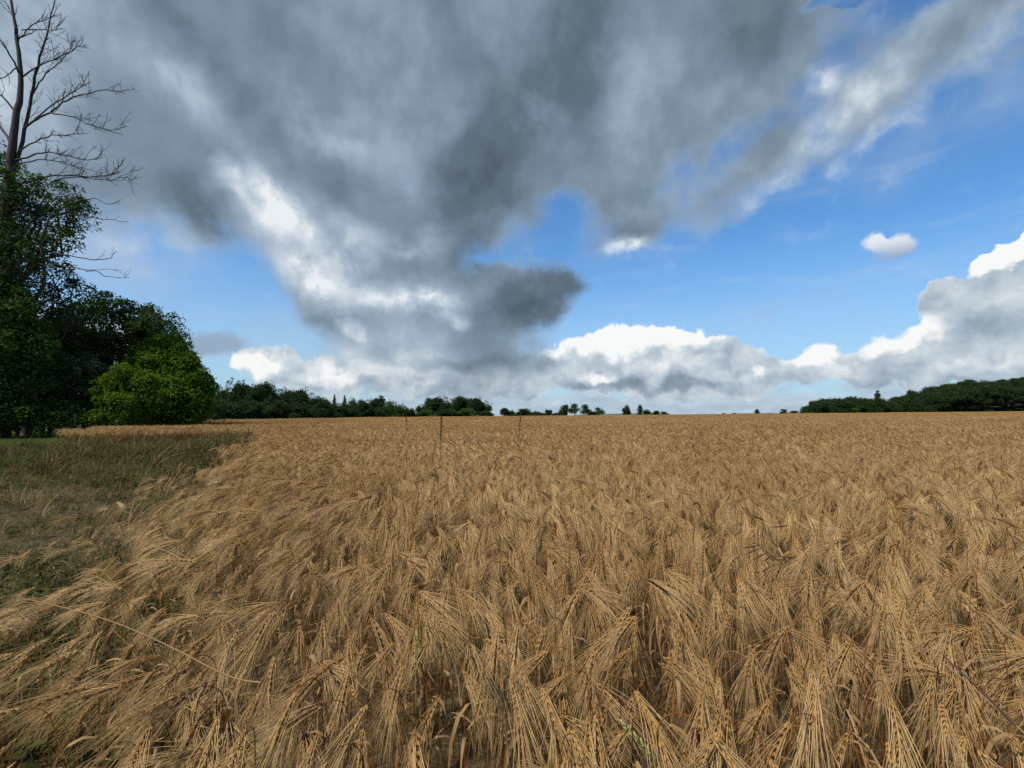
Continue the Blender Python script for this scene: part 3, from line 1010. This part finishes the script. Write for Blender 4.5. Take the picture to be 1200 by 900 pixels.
def near_tree(name, label, cat, px_lobes, Y, base_px, mat, seed,  trunk_r=.22, leaf=.13, per=16, disc=.45, dens=3.0, group=None, depth=1.0, core=True):
    """lobes in photo pixels at distance Y become ellipsoids of real size round a real trunk"""
    r = np.random.default_rng(seed)
    g = at(base_px, 500, Y)
    gx, gy = g[0], Y
    base = np.array([gx, gy, float(ground_h(gx, gy)) - .05])
    e = empty(name, base, label, cat, group)
    lobes, sats = [], []
    for (px, py, rx, ry, dy) in px_lobes:
        Yd = Y + dy
        c = at(px, py, Yd) - base
        q = np.array([rx * Yd / F, (rx + ry) / 2 * Yd / F * depth, ry * Yd / F])
        lobes.append((c, q * .9))
        for _ in range(4):                       # smaller boughs break the outline
            d = r.normal(0, 1, 3); d[2] = abs(d[2]) * .8; d /= np.linalg.norm(d)
            sats.append((c + d * q * r.uniform(.75, 1.0), q * r.uniform(.22, .38)))
    tr = Acc()
    top = max(lobes, key=lambda l: l[0][2])[0]
    zt = top[2] * .8
    tp = np.array([[0, 0, 0], [top[0] * .05, .1, zt * .25], [top[0] * .15, 0, zt * .5], [top[0] * .4, top[1] * .3, zt * .8], [top[0] * .75, top[1] * .7, zt]])
    tr.tube(tp, np.array([1.0, .85, .7, .5, .25]) * trunk_r, 9, 0, .5)
    for (c, rad) in lobes:
        z = min(c[2] * .75, zt * .95) * r.uniform(.6, .95)
        i = np.interp(z, tp[:, 2], np.arange(5)); a = tp[int(i)] * (1 - i % 1) + tp[min(4, int(i) + 1)] * (i % 1)
        limb(tr, a, c, trunk_r * .4, trunk_r * .12, r, .2, .5)
        for q in range(5):
            d = r.normal(0, 1, 3); d /= np.linalg.norm(d)
            limb(tr, c * .8 + a * .2, c + d * rad * .9, trunk_r * .13, .012, r, 0, .6, 4)
    tr.build('trunk', [M_BARK], e, smooth=True)
    cr = Acc()
    lobes_cloud(cr, lobes, leaf, per, disc, dens, r, core=core)
    lobes_cloud(cr, sats, leaf, per, disc * .8, dens * 1.2, r, core=False)
    cr.build('crown', [mat], e)
    return e


# tall leafy tree beside the dead one
near_tree('leafy_tree', 'tall dark leafy tree wrapped round the foot of the bare dead tree', 'tree',
          [(0, 300, 40, 40, -2.5), (5, 380, 40, 50, -2.5), (8, 450, 45, 45, -2.5), (0, 240, 22, 30, -1.8), (8, 195, 9, 22, -.5), (25, 215, 26, 16, -1), (55, 228, 40, 22, 0), (85, 250, 28, 18, 0), (40, 262, 48, 26, 1), (95, 243, 14, 10, 0), (15, 250, 30, 40, 0), (70, 285, 24, 22, 0), (20, 300, 40, 30, 1), (-30, 260, 60, 70, 1)],
          34, 4, M_LEAF_DARK, 11, .42, .17, 14, .60, .95, core=False)
near_tree('leafy_tree', 'tall tree with thin see-through leafage below the dead branches', 'tree',
          [(20, 345, 45, 34, 0), (65, 325, 30, 22, 0), (85, 340, 18, 12, 0), (40, 375, 50, 30, 1), (-20, 330, 50, 60, 0), (85, 372, 22, 18, 0)],
          36, 30, M_LEAF_DARK, 12, .34, .17, 14, .60, .7, core=False)
near_tree('leafy_tree', 'green leaning tree at the left picture edge with paler leaves', 'tree',
          [(-25, 275, 45, 22, 0), (-15, 400, 55, 60, 0), (20, 420, 35, 45, 0), (-20, 340, 40, 40, -.5)],
          32, -20, M_LEAF_MID, 13, .3, .18, 14, .55, 1.6)
near_tree('spreading_tree', 'dark spreading tree rising behind the bright green tree', 'tree',
          [(120, 358, 34, 16, 0), (150, 372, 34, 16, 1), (186, 382, 30, 16, 0), (205, 398, 18, 12, -1), (110, 395, 50, 36, 0), (160, 400, 40, 30, 1), (78, 385, 28, 22, 0), (95, 440, 50, 45, 0), (150, 430, 50, 40, 1), (85, 365, 20, 14, 0)],
          42, 130, M_LEAF_DARK, 14, .42, .20, 14, .65, 1.35)
near_tree('round_tree', 'bright green rounded tree standing at the edge of the barley', 'tree',
          [(190, 402, 15, 13, 0), (178, 410, 15, 13, 0), (204, 411, 16, 14, 0), (222, 424, 12, 12, 0), (160, 422, 14, 12, 0), (188, 422, 26, 20, 0), (166, 428, 18, 14, 0), (178, 440, 24, 18, 0), (220, 425, 12, 12, 0), (232, 448, 10, 14, 0), (237, 470, 10, 14, 0), (208, 432, 26, 24, 0), (222, 458, 22, 28, 0), (195, 462, 34, 34, -1), (170, 475, 30, 26, 0), (228, 482, 18, 18, 0), (205, 487, 34, 14, 0)],
          38, 198, M_LEAF_FRESH, 15, .26, .17, 16, .50, 2.6)
near_tree('round_tree', 'lower yellowish green tree in front of the bright rounded one', 'tree',
          [(148, 438, 20, 14, 0), (138, 450, 18, 14, 0), (164, 447, 20, 15, 0), (174, 462, 16, 18, 0), (135, 462, 22, 22, 0), (155, 478, 34, 22, 0), (140, 490, 30, 12, 0)],
          34, 152, M_LEAF_BRIGHT, 16, .18, .13, 18, .36, 3.6)
for i, (lab, lob, Y, bx, mt) in enumerate([
    ('dark overgrown shrub beside the grass strip', [(20, 470, 40, 34, 0), (48, 484, 30, 20, 0), (5, 486, 44, 20, -.5), (-20, 470, 40, 40, 0), (75, 490, 24, 14, 0)], 32.5, 20, M_LEAF_DARK),
    ('greyish green shrub with upright soft shoots under the dark trees', [(100, 440, 26, 34, 0), (85, 470, 30, 28, 0), (110, 478, 24, 20, 0)], 35, 98, M_LEAF_GREY),
    ('mid green shrub leaning out over the far barley corner', [(55, 455, 30, 30, 0), (70, 480, 26, 22, 0), (40, 430, 30, 26, 0)], 34, 58, M_LEAF_MID),
    ('dark low shrub between the grey shrub and the yellowish tree', [(118, 488, 28, 14, 0), (128, 470, 20, 22, 2)], 38, 120, M_LEAF_DARK),
    ('dark tall shrub behind the left bushes', [(30, 420, 50, 45, 0), (75, 415, 40, 45, 0), (60, 470, 70, 36, 0)], 39, 50, M_LEAF_DARK),
    ('dark tree peering out to the right of the bright green tree', [(240, 462, 14, 18, 0), (248, 480, 16, 16, 0), (232, 445, 12, 14, 0)], 55, 240, M_LEAF_DARK)]):
    near_tree('shrub', lab, 'shrub', lob, Y, bx, mt, 30 + i, .12, .15, 14, .42, 2.6)


# ---- dead tree
def build_dead_tree():
    Y0 = 33.0
    r = np.random.default_rng(5)
    b0 = at(8, 500, Y0); base = np.array([b0[0], Y0, float(ground_h(b0[0], Y0)) - .05])
    e = empty('dead_tree', base, 'tall dead tree with bare forking branches against the cloud', 'tree')
    T = Acc(); Bc = Acc()

    def path(px, dy0, dy1, r0, r1, acc, k=7):
        P = np.array([at(x, y, Y0 + dy0 + (dy1 - dy0) * i / (len(px) - 1)) - base for i, (x, y) in enumerate(px)])
        # resample smoothly
        n = max(8, len(px) * 3)
        t = np.linspace(0, len(px) - 1, n)
        Q = np.stack([np.interp(t, np.arange(len(px)), P[:, c]) for c in range(3)], -1)
        for _ in range(2):
            Q[1:-1] = (Q[:-2] + 2 * Q[1:-1] + Q[2:]) / 4
        Q[1:-1] += r.normal(0, .03, (n - 2, 3))
        r0, r1 = r0 * 1.35, r1 * 1.3
        acc.tube(Q, r1 + (r0 - r1) * np.linspace(1, 0, n) ** (1.7 if r0 > .3 else 1.0), k, 0, .5)
        return Q

    def twigs(Q, r0, level, dens, bias):
        L = np.linalg.norm(np.diff(Q, axis=0), axis=1).sum()
        n = int(L * dens / 1.35)
        for _ in range(n):
            t = r.uniform(.15, 1.0); i = min(len(Q) - 2, int(t * (len(Q) - 1)))
            d = Q[i + 1] - Q[i]; d /= np.linalg.norm(d) + 1e-9
            s = r.normal(0, 1, 3); s -= d * s.dot(d); s /= np.linalg.norm(s)
            dd = d * .75 + s * .55 + np.array([0, 0, bias]); dd /= np.linalg.norm(dd)
            ln = r.uniform(.35, 1.0) * 1.35 * (1.7 if level == 0 else .75 if level == 1 else .4) * (1.15 - .45 * t)
            m = 6
            P = [Q[i].copy()]; cur = dd.copy()
            for q in range(m):
                cur = cur + r.normal(0, .16, 3) + np.array([0, 0, .05]); cur /= np.linalg.norm(cur)
                P.append(P[-1] + cur * ln / m)
            P = np.array(P)
            Bc.tube(P, 1.35 * np.linspace(r0 * .5, max(.007, r0 * .22), m + 1), 4, 0, .5)
            if level < 2:
                twigs(P, max(.012, r0 * .55), level + 1, dens * 1.15, bias)

    trunk = [(8, 505), (6, 420), (4, 330), (6, 260), (11, 215), (14, 175), (20, 130), (25, 95), (22, 55), (16, 15), (8, -30), (2, -90), (-4, -150)]
    Q = path(trunk, 0, 0, .40, .03, T, 10)
    twigs(Q[24:], .05, 0, 2.0, .3)
    mains = [
        ([(10, 225), (24, 175), (34, 130), (42, 88), (50, 55), (60, 20), (66, -10)], 0, 1.5, .13, .02),
        ([(24, 92), (45, 76), (70, 66), (86, 58), (100, 52)], 0, -1.0, .055, .012),
        ([(21, 50), (32, 32), (50, 24), (68, 17)], 0, 1, .05, .012),
        ([(26, 35), (48, 34), (60, 37), (72, 33)], 0, -1, .04, .01),
        ([(29, 150), (45, 138), (62, 131), (78, 116), (100, 110), (124, 104), (146, 110)], 0, -1.5, .07, .012),
        ([(58, 132), (84, 136), (108, 148), (134, 153), (149, 148)], -.5, -1.5, .04, .010),
        ([(38, 110), (52, 88), (66, 76), (82, 62), (84, 45)], .5, 1.5, .05, .012),
        ([(40, 140), (70, 118), (98, 100), (104, 84)], .5, 2.0, .05, .012),
        ([(22, 178), (44, 162), (68, 158), (84, 158), (103, 156)], 0, -1, .05, .010),
        ([(18, 188), (40, 181), (62, 178), (84, 184), (108, 189), (120, 181)], 0, 1, .055, .012),
        ([(20, 192), (50, 186), (80, 192), (100, 200)], 0, -1.5, .045, .010),
        ([(30, 215), (60, 205), (90, 206), (120, 208), (134, 203), (146, 186)], 0, -1, .06, .012),
        ([(60, 214), (76, 208), (100, 208), (128, 212), (146, 207), (156, 212)], 0, -.5, .04, .010),
        ([(70, 236), (95, 234), (112, 232), (128, 242), (142, 234)], 0, 0, .035, .010),
        ([(80, 250), (105, 254), (130, 258), (151, 260)], 0, 1, .03, .009),
        ([(40, 292), (60, 295), (90, 302), (115, 305), (130, 303), (136, 294)], 0, 0, .05, .012),
        ([(50, 305), (78, 314), (110, 316), (130, 326), (152, 325)], 0, -1, .045, .010),
        ([(100, 318), (125, 315), (144, 317)], 0, -1, .02, .008),
        ([(14, 170), (2, 150), (-20, 120), (-50, 90)], 0, 2, .09, .02),
        ([(24, 90), (10, 60), (-8, 35), (-30, 20)], 0, -2, .06, .012),
        ([(17, 130), (0, 108), (-30, 100), (-60, 110)], 0, -1, .06, .012),
        ([(18, 80), (8, 90), (-10, 95), (-30, 92)], 0, 2, .04, .012),
        ([(10, -20), (40, -40), (70, -60)], 0, 1, .04, .012),
        ([(6, -40), (-30, -70), (-50, -90)], 0, -1, .04, .012),
    ]
    for (pp, d0, d1, r0, r1) in mains:
        r0 *= .8
        Qm = path(pp, d0, d1, r0, r1, Bc, 6)
        if pp[0][1] > 230:
            twigs(Qm[len(Qm) // 2:], .016, 1, 1.4, .2)
        else:
            twigs(Qm[2:], .030, 0, 1.7, .25); twigs(Qm[3:], .024, 1, 3.2, .2)
    T.build('trunk', [M_DEADWOOD], e, smooth=True)
    Bc.build('branches', [M_DEADWOOD], e, smooth=True)


build_dead_tree()

# ---- distant trees: a few crowns and trunks, copied with their parts
def far_proto(seed, lobes, leaf, per, disc, dens, mat, trunk_top=.5):
    """a tree one unit high and about one unit wide"""
    r = np.random.default_rng(seed)
    cr, tr = Acc(), Acc()
    k = 12.0
    L = [(np.array(c) * k, np.array(s) * k) for c, s in lobes]
    lobes_cloud(cr, L, leaf, per, disc, dens, r)
    tr.tube(np.array([[0, 0, -.5], [0.05, 0, k * .2], [0, .1, k * trunk_top], [0, 0, k * min(.9, trunk_top + .25)]]), [.28, .22, .16, .05], 7)
    for c, s in L:
        limb(tr, np.array([0, 0, k * trunk_top * .8]), c, .1, .03, r, .2, .5, 5)
    for a in (cr, tr):
        a.v = [v / k for v in a.v]
    return cr.mesh('crown', [mat]), tr.mesh('trunk', [M_BARK], smooth=True)


def broad(seed, n=12, wid=.42, z0=.14):
    r = np.random.default_rng(seed)
    L = [((0, 0, .62), (.28, .28, .30))]
    for i in range(n):
        a = i * 2.4 + r.uniform(0, .8); z = r.uniform(z0, .85); w = wid * math.sin(min(1.0, (1.08 - z) * 1.35 + .2) * math.pi / 2) * .62
        L.append(((math.cos(a) * w, math.sin(a) * w, z), (r.uniform(.14, .22),) * 2 + (r.uniform(.10, .17),)))
    return L


KINDS = {
    'broad': [far_proto(60 + i, broad(60 + i), .34, 12, .75, .95, M_LEAF_FAR) for i in range(3)],
    'low': [far_proto(70 + i, broad(70 + i, 11, .46, .12), .34, 12, .75, 1.1, M_LEAF_FAR) for i in range(2)],
    'open': [far_proto(75 + i, broad(75 + i, 7, .44, .45), .30, 9, .7, .65, M_LEAF_FAR, .6) for i in range(2)],
    'poplar': [far_proto(80, [((0, 0, .3 + .15 * i), (.17 - .02 * i, .17 - .02 * i, .14)) for i in range(5)], .32, 12, .6, 1.3, M_LEAF_FAR)],
    'spruce': [far_proto(84, [((0, 0, .12 + .1 * i), (.25 - .026 * i, .25 - .026 * i, .07)) for i in range(9)], .26, 12, .5, 1.8, M_LEAF_FAR)],
    'green': [far_proto(90, broad(90, 10, .44, .12), .30, 12, .7, 1.3, M_LEAF_MID)],
}


def far_tree(px, top_px, w_px, Y, kind, label, group, name=None, seed=0, sink=0.0):
    t = at(px, top_px - (4.5 if px < 480 else 2.5), Y)
    gz = float(ground_h(t[0], Y)) - .3 - sink
    H = t[2] - gz; Wd = w_px * Y / F * 1.15
    cut = {'open': .12, 'spruce': .05}.get(kind, .24) * H / .8      # the foot is hidden behind the crest of the field
    gz -= cut; H += cut
    e = empty(name or {'spruce': 'spruce_tree', 'poplar': 'poplar_tree'}.get(kind, 'broadleaf_tree'), (t[0], Y, gz), label, 'tree', group)
    e.rotation_euler = (0, 0, (px * 1.7 + seed) % 6.28)
    wide = {'spruce': .55, 'poplar': .38}.get(kind, 1.0)
    e.scale = (Wd / wide, Wd / wide, H)
    crown, trunk = KINDS[kind][int(px) % len(KINDS[kind])]
    for nm, me in (('trunk', trunk), ('crown', crown)):
        o = bpy.data.objects.new(nm, me); COL.objects.link(o); o.parent = e
    return e


# wood on the left running away from the bright tree
G1 = 'trees of the wood behind the left half of the field'
row = [  # px, top, width, Y, kind, label
    (252, 452, 44, 92, 'low', 'first dark round tree right of the bright green tree'),
    (272, 447, 34, 100, 'broad', 'tallest treetop of the wood next to the bright green tree'),
    (262, 470, 40, 88, 'low', 'low dark tree at the near foot of the wood'),
    (292, 452, 36, 108, 'broad', None), (312, 451, 34, 116, 'broad', None), (330, 455, 32, 120, 'low', None),
    (318, 467, 40, 105, 'low', None), (346, 459, 30, 128, 'broad', None), (362, 462, 28, 132, 'broad', None),
    (376, 466, 26, 138, 'low', None), (294, 470, 44, 98, 'low', None), (352, 473, 40, 120, 'low', None),
]
for (px, tp, w, Y, kd, lab) in row:
    far_tree(px, tp, w, Y, kd, lab or 'dark rounded tree in the dense row of the left wood', G1)
G2 = 'mixed trees beyond the left middle of the field'
for (px, tp, w, Y, kd, lab) in [
    (392, 466, 11, 150, 'spruce', 'leftmost narrow conifer where the left wood ends'),
    (388, 474, 24, 148, 'low', 'low tree at the end of the left wood'),
    (404, 467, 12, 152, 'spruce', 'pointed conifer just right of the wood end'), (413, 470, 20, 155, 'broad', 'small broadleaf tree behind the pair of conifers'),
    (426, 472, 16, 158, 'broad', None), (434, 471, 24, 160, 'broad', None), (447, 469, 16, 160, 'poplar', None), (438, 470, 16, 164, 'broad', None),
    (458, 471, 26, 156, 'green', 'greener round tree among the conifers left of the grove'),
    (470, 476, 20, 165, 'low', None), (482, 479, 18, 170, 'low', None), (420, 478, 30, 150, 'low', None), (400, 474, 30, 146, 'low', None), (378, 470, 34, 130, 'broad', None), (423, 475, 30, 152, 'broad', None), (446, 480, 30, 155, 'low', None)]:
    far_tree(px, tp, w, Y, kd, lab or {'spruce': 'narrow dark conifer in the low mixed treeline', 'poplar': 'narrow rounded tree in the low mixed treeline', 'broad': 'small rounded tree in the low mixed treeline', 'low': 'low dark bush in the mixed treeline'}[kd], G2)
G3 = 'trees of the grove left of the picture centre'
for (px, tp, w, Y, kd, lab) in [
    (496, 474, 20, 185, 'low', 'sloping left end tree of the grove'), (508, 467, 22, 190, 'broad', None), (521, 466, 22, 190, 'broad', None), (534, 466, 22, 188, 'broad', None),
    (547, 467, 22, 190, 'broad', None), (559, 468, 22, 188, 'broad', None), (569, 471, 18, 190, 'broad', 'right end tree of the grove beside the gap'),
    (500, 481, 24, 180, 'green', 'low greener bush before the left end of the grove'), (524, 480, 30, 182, 'low', None), (548, 479, 28, 182, 'green', 'low greener bush before the middle of the grove'), (570, 482, 18, 182, 'low', None)]:
    far_tree(px, tp, w, Y, kd, lab or 'dark tree in the flat-topped grove', G3)
G4 = 'small far trees along the skyline right of the grove'
for (px, tp, w, Y, kd, lab) in [
    (592, 480, 13, 230, 'broad', 'small round tree just right of the gap in the treeline'), (600, 482, 11, 235, 'low', 'bush touching the small round tree right of the gap'),
    (617, 480, 20, 230, 'low', 'dome shaped tree behind the dark dock stalk'), (628, 483, 14, 230, 'low', 'low bush right of the dome shaped tree'), (643, 482, 10, 230, 'broad', 'tiny tree alone between the bushes and the airy trees'), (607, 484, 14, 228, 'low', 'flat bush linking the small round tree and the dome shaped tree'), (636, 485, 12, 228, 'low', 'flattest bush left of the tiny lone tree'), (652, 485, 12, 228, 'low', 'flat bush at the foot of the denser left airy tree'), (695, 484, 16, 228, 'low', 'flat bush between the last two airy trees'),
    (660, 476, 14, 235, 'broad', 'denser left tree of the airy far group'), (673, 474, 16, 235, 'open', 'tallest airy tree with sky showing through'), (686, 475, 15, 235, 'open', 'airy tree with rounded top right of the tallest'), (703, 479, 15, 235, 'open', 'small right tree of the airy far group'),
    (734, 476, 11, 240, 'broad', 'upright lone tree at the right of the far row'), (750, 477, 8, 240, 'poplar', 'slim pointed tree next to the upright lone tree'), (758, 481, 10, 240, 'low', 'low tree right of the slim pointed one'), (769, 483, 12, 240, 'low', 'low bush tapering off the far row'), (779, 484, 10, 240, 'low', 'last tiny bush of the far row'),
    (848, 486, 6, 240, 'low', 'tiny bush on the bare skyline, first of the far dots'), (861, 486, 8, 240, 'low', 'small bush on the bare skyline right of the first'), (887, 482, 7, 250, 'poplar', 'tiny pointed tree on the bare skyline'),
    (918, 481, 9, 250, 'open', 'small ragged tree left of the right-hand wood'), (929, 483, 12, 250, 'low', 'bush joining the right-hand wood at its left')]:
    far_tree(px, tp, w, Y, kd, lab, G4)


# wood on the right: reads as one dark mass; the trees that stand out of it are things
def build_right_wood():
    r = np.random.default_rng(77)
    top_x = [925, 945, 960, 985, 1010, 1040, 1060, 1080, 1105, 1120, 1140, 1200, 1300, 1420]
    top_y = [486, 478, 472, 468, 469, 471, 466, 460, 454, 451, 449, 447, 445, 448]
    pts, rot, scl, pid = [], [], [], []
    acc_pts = []
    for rowi, Y in enumerate((262, 272, 284, 300)):
        px = 940 + rowi * 6
        while px < 1420:
            ty = np.interp(px, top_x, top_y) + [9, 5, 2, 0][rowi] * (1 if px > 1060 else .4) + r.normal(0, 1.0)
            t = at(px, ty - 4.5, Y)
            H = r.uniform(10, 14)
            acc_pts.append((t[0], Y + r.uniform(-3, 3), t[2] - H)); scl.append(H)
            pid.append(r.integers(0, 5)); rot.append((0, 0, r.uniform(0, 6.28)))
            px += r.uniform(8, 15)
    coll = proto_collection('wood', [whole_tree(c, t) for c, t in KINDS['broad'] + KINDS['low']])
    scatter('wood', acc_pts, rot, scl, pid, coll, 'dark dense wood on the rise at the right of the skyline')
    # the rise the wood stands on
    a = Acc()
    xs = np.linspace(915, 1480, 70)
    rows = []
    for Y, off in ((256, None), (268, 16), (300, 11), (420, 30)):
        rr = []
        for x in xs:
            ty = float(np.interp(x, top_x, top_y))
            t = at(x, ty, Y)
            g = float(ground_h(t[0], Y))
            z = g - .5 if off is None else max(g - .4, t[2] - off)
            rr.append((t[0], Y, z))
        rows.append(rr)
    n = len(xs)
    i = np.arange(3)[:, None] * n + np.arange(n - 1)[None, :]
    a.add(np.array(rows).reshape(-1, 3), np.stack([i, i + 1, i + n + 1, i + n], -1).reshape(-1, 4))
    o = a.build('rise', [M_LEAF_FAR], smooth=True)
    tag(o, 'wooded rise at the right of the skyline', kind='structure')
    G5 = 'trees standing out of the right-hand wood'
    for (px, tp, w, Y, kd, lab) in [
        (1028, 461, 10, 258, 'poplar', 'tall narrow tree rising above the low end of the right wood'),
        (1002, 479, 14, 256, 'green', 'light green bush at the foot of the right wood'),
        (962, 471, 24, 258, 'low', 'rounded paler tree at the low left end of the right wood'),
        (1069, 457, 10, 262, 'open', 'thin brownish tree where the right wood climbs'),
        (1012, 467, 10, 258, 'open', 'thin tree left of the tall narrow one in the right wood')]:
        far_tree(px, tp, w, Y, kd, lab, G5)


def whole_tree(crown, trunk):
    me = bpy.data.meshes.new('wood_tree')
    a = Acc()
    for k, src in enumerate((crown, trunk)):
        nv = len(src.vertices); v = np.empty(nv * 3, np.float32); src.vertices.foreach_get('co', v)
        nl = len(src.loops); l = np.empty(nl, np.int32); src.loops.foreach_get('vertex_index', l)
        t = np.empty(nv, np.float32); src.attributes['tint'].data.foreach_get('value', t)
        a.add(v.reshape(-1, 3), l.reshape(-1, 4), k, t)
    return a.mesh('wood_tree', [M_LEAF_FAR, M_BARK])


build_right_wood()


# ------------------------------------------------------------------ weeds that stand out of the crop
def dock(px, top_py, Y, label, seed, dark=1.0, clusters=9, span=.42, sc=1.0):
    r = np.random.default_rng(seed)
    t = at(px, top_py, Y)
    g = float(ground_h(t[0], Y)); H = t[2] - g
    e = empty('dock_stalk', (t[0], Y, g), label, 'weed', 'dry dock stalks above the barley')
    s = Acc()
    z = np.linspace(0, H, 12)
    P = np.stack([.02 * np.sin(z * 4 + seed) + (z - H) * r.uniform(-.05, .05), .01 * np.cos(z * 3), z], -1)
    s.tube(P, np.linspace(.0026, .0016, 12) * sc, 6)
    s.build('stem', [M_STEM], e, smooth=True)
    h = Acc()
    for i in range(clusters):
        zc = H - span * (i / clusters) ** 1.25 - r.uniform(0, .015)
        c = np.array([np.interp(zc, z, P[:, 0]), np.interp(zc, z, P[:, 1]), zc])
        k = int(r.integers(8, 36) * (1 if i < 5 else .4))
        w = .0055 * sc * r.uniform(.4, 1.6)
        off = r.normal(0, 1, (k, 3)) * np.array([w, w, .013 * sc])
        for o in off:
            d = r.normal(0, 1, 3); d[2] = abs(d[2]); d /= np.linalg.norm(d)
            q = c + o
            h.tube(np.array([q - d * .004, q, q + d * .004]) , np.array([.001, .0044, .0008]) * sc, 5)
    h.build('seed_head', [M_DOCK], e, smooth=True)


dock(609, 484, 4.6, 'dark dry dock stalk sticking up in front of the skyline just right of centre', 1, sc=.95, span=.36, clusters=8)
dock(514, 489, 3.3, 'tall thin brown dock stalk left of centre with a stem seen far down the crop', 2, span=.19, clusters=6, sc=.75)
dock(475, 489, 7.5, 'short reddish dock tip furthest left of the dark stalks at the skyline', 3, span=.24, clusters=4, sc=1.3)
dock(291, 503, 11, 'small leaning dark stalk at the corner of the weedy patch', 4, span=.25, clusters=5)


def straw(pts, label, r0=.0016, mat=None, name='grass_stalk'):
    """a long loose stalk lying over the crop; points are photo pixels with distances"""
    P = np.array([at(x, y, Y) for x, y, Y in pts])
    base = P[0].copy()
    n = 16
    t = np.linspace(0, len(P) - 1, n)
    Q = np.stack([np.interp(t, np.arange(len(P)), P[:, c]) for c in range(3)], -1)
    for _ in range(3): Q[1:-1] = (Q[:-2] + 2 * Q[1:-1] + Q[2:]) / 4
    a = Acc(); a.tube(Q - base, np.linspace(r0, r0 * .6, n), 6)
    o = a.build(name, [mat or M_DRY], smooth=True); o.location = base
    tag(o, label, 'grass stalk')
    return o


straw([(306, 800, .98), (270, 796, 1.0), (200, 757, 1.05), (120, 722, 1.1), (22, 700, 1.15)], 'long pale stalk lying slantwise over the barley at lower left', .0017)
straw([(1215, 872, .98), (1100, 770, 1.15), (1040, 738, 1.3), (960, 670, 1.6)], 'thin dry stalk slanting down to the right edge over the barley', .0013)
straw([(1190, 850, .95), (1150, 810, 1.0), (1105, 768, 1.08)], 'thicker dark stalk slanting over the barley near the right edge', .0026, M_DOCK)


def brome():
    """dark nodding grass head right of centre"""
    base = at(905, 700, 1.95)
    g = float(ground_h(base[0], base[1]))
    e = empty('brome_grass', (base[0], base[1], g), 'dark drooping grass head with side spikelets above the barley at right', 'grass')
    r = np.random.default_rng(3)
    s, h = Acc(), Acc()
    o = np.array([base[0], base[1], g])
    top = [np.array([0, 0, 0]), at(912, 690, 1.95) - o, at(905, 652, 1.95) - o, at(900, 628, 1.95) - o, at(880, 606, 1.93) - o]
    Q = np.array(top); s.tube(Q, [.002, .0018, .0014, .001, .0008], 5)
    s.build('stem', [M_DOCK], e, smooth=True)
    tips = [(868, 643, 895, 638), (872, 650, 897, 640), (880, 657, 902, 646), (895, 658, 905, 650), (935, 653, 905, 652), (918, 656, 904, 655), (892, 670, 908, 662), (902, 683, 910, 676), (880, 603, 900, 612), (925, 616, 900, 618)]
    for (x0, y0, x1, y1) in tips:
        a, c = at(x1, y1, 1.95) - o, at(x0, y0, 1.93) - o
        t = np.linspace(0, 1, 6)[:, None]
        h.tube(a * (1 - t) + c * t, np.array([.0008, .001, .0030, .0040, .0028, .0006]), 5)
    h.build('spikelets', [M_DOCK], e, smooth=True)


brome()


def green_head(px, py, Y, label, ln, mat, name, ang=0.0, seed=1):
    r = np.random.default_rng(seed)
    t = at(px, py, Y); g = float(ground_h(t[0], Y))
    e = empty(name, (t[0], Y, g), label, 'grass', None)
    H = t[2] - g
    s, h = Acc(), Acc()
    tip = np.array([math.sin(ang) * ln, 0, math.cos(ang) * ln])
    b0 = np.array([0, 0, H]) - tip
    s.tube(np.array([[0, 0, 0], b0 * .5 + np.array([.01, 0, 0]), b0, b0 + tip * .9]), [.002, .0018, .0013, .0008], 5)
    s.build('stem', [mat], e, smooth=True)
    for i in range(16):
        c = b0 + tip * (i / 15); a = i * 2.2
        d = tip / ln * .8 + np.array([math.cos(a), math.sin(a), 0]) * .5; d /= np.linalg.norm(d)
        h.tube(np.array([c, c + d * .005, c + d * .010, c + d * .013]), [.0008, .0024, .002, .0005], 5)
    h.build('seed_head', [mat], e, smooth=True)


M_FRESH = leaf_mat('fresh_green_stalk', (.20, .24, .06), (.42, .46, .16), .1)
M_BLUEGREEN = leaf_mat('blue_green_stalk', (.07, .085, .05), (.13, .15, .085), .1)
green_head(732, 850, .98, 'fresh green oat head hidden among the ripe barley near the bottom edge', .085, M_FRESH, 'wild_oat', -.75, 1)
green_head(586, 632, 2.45, 'dark blue-green grass head standing upright in the middle of the barley', .10, M_BLUEGREEN, 'foxtail_grass', .05, 2)
green_head(672, 590, 3.2, 'small olive grass head right of the blue-green one', .10, M_BLUEGREEN, 'foxtail_grass', .1, 3)
green_head(488, 745, 1.35, 'pale ripening ear among green blades in the left foreground', .09, M_FRESH, 'wild_oat', .02, 4)
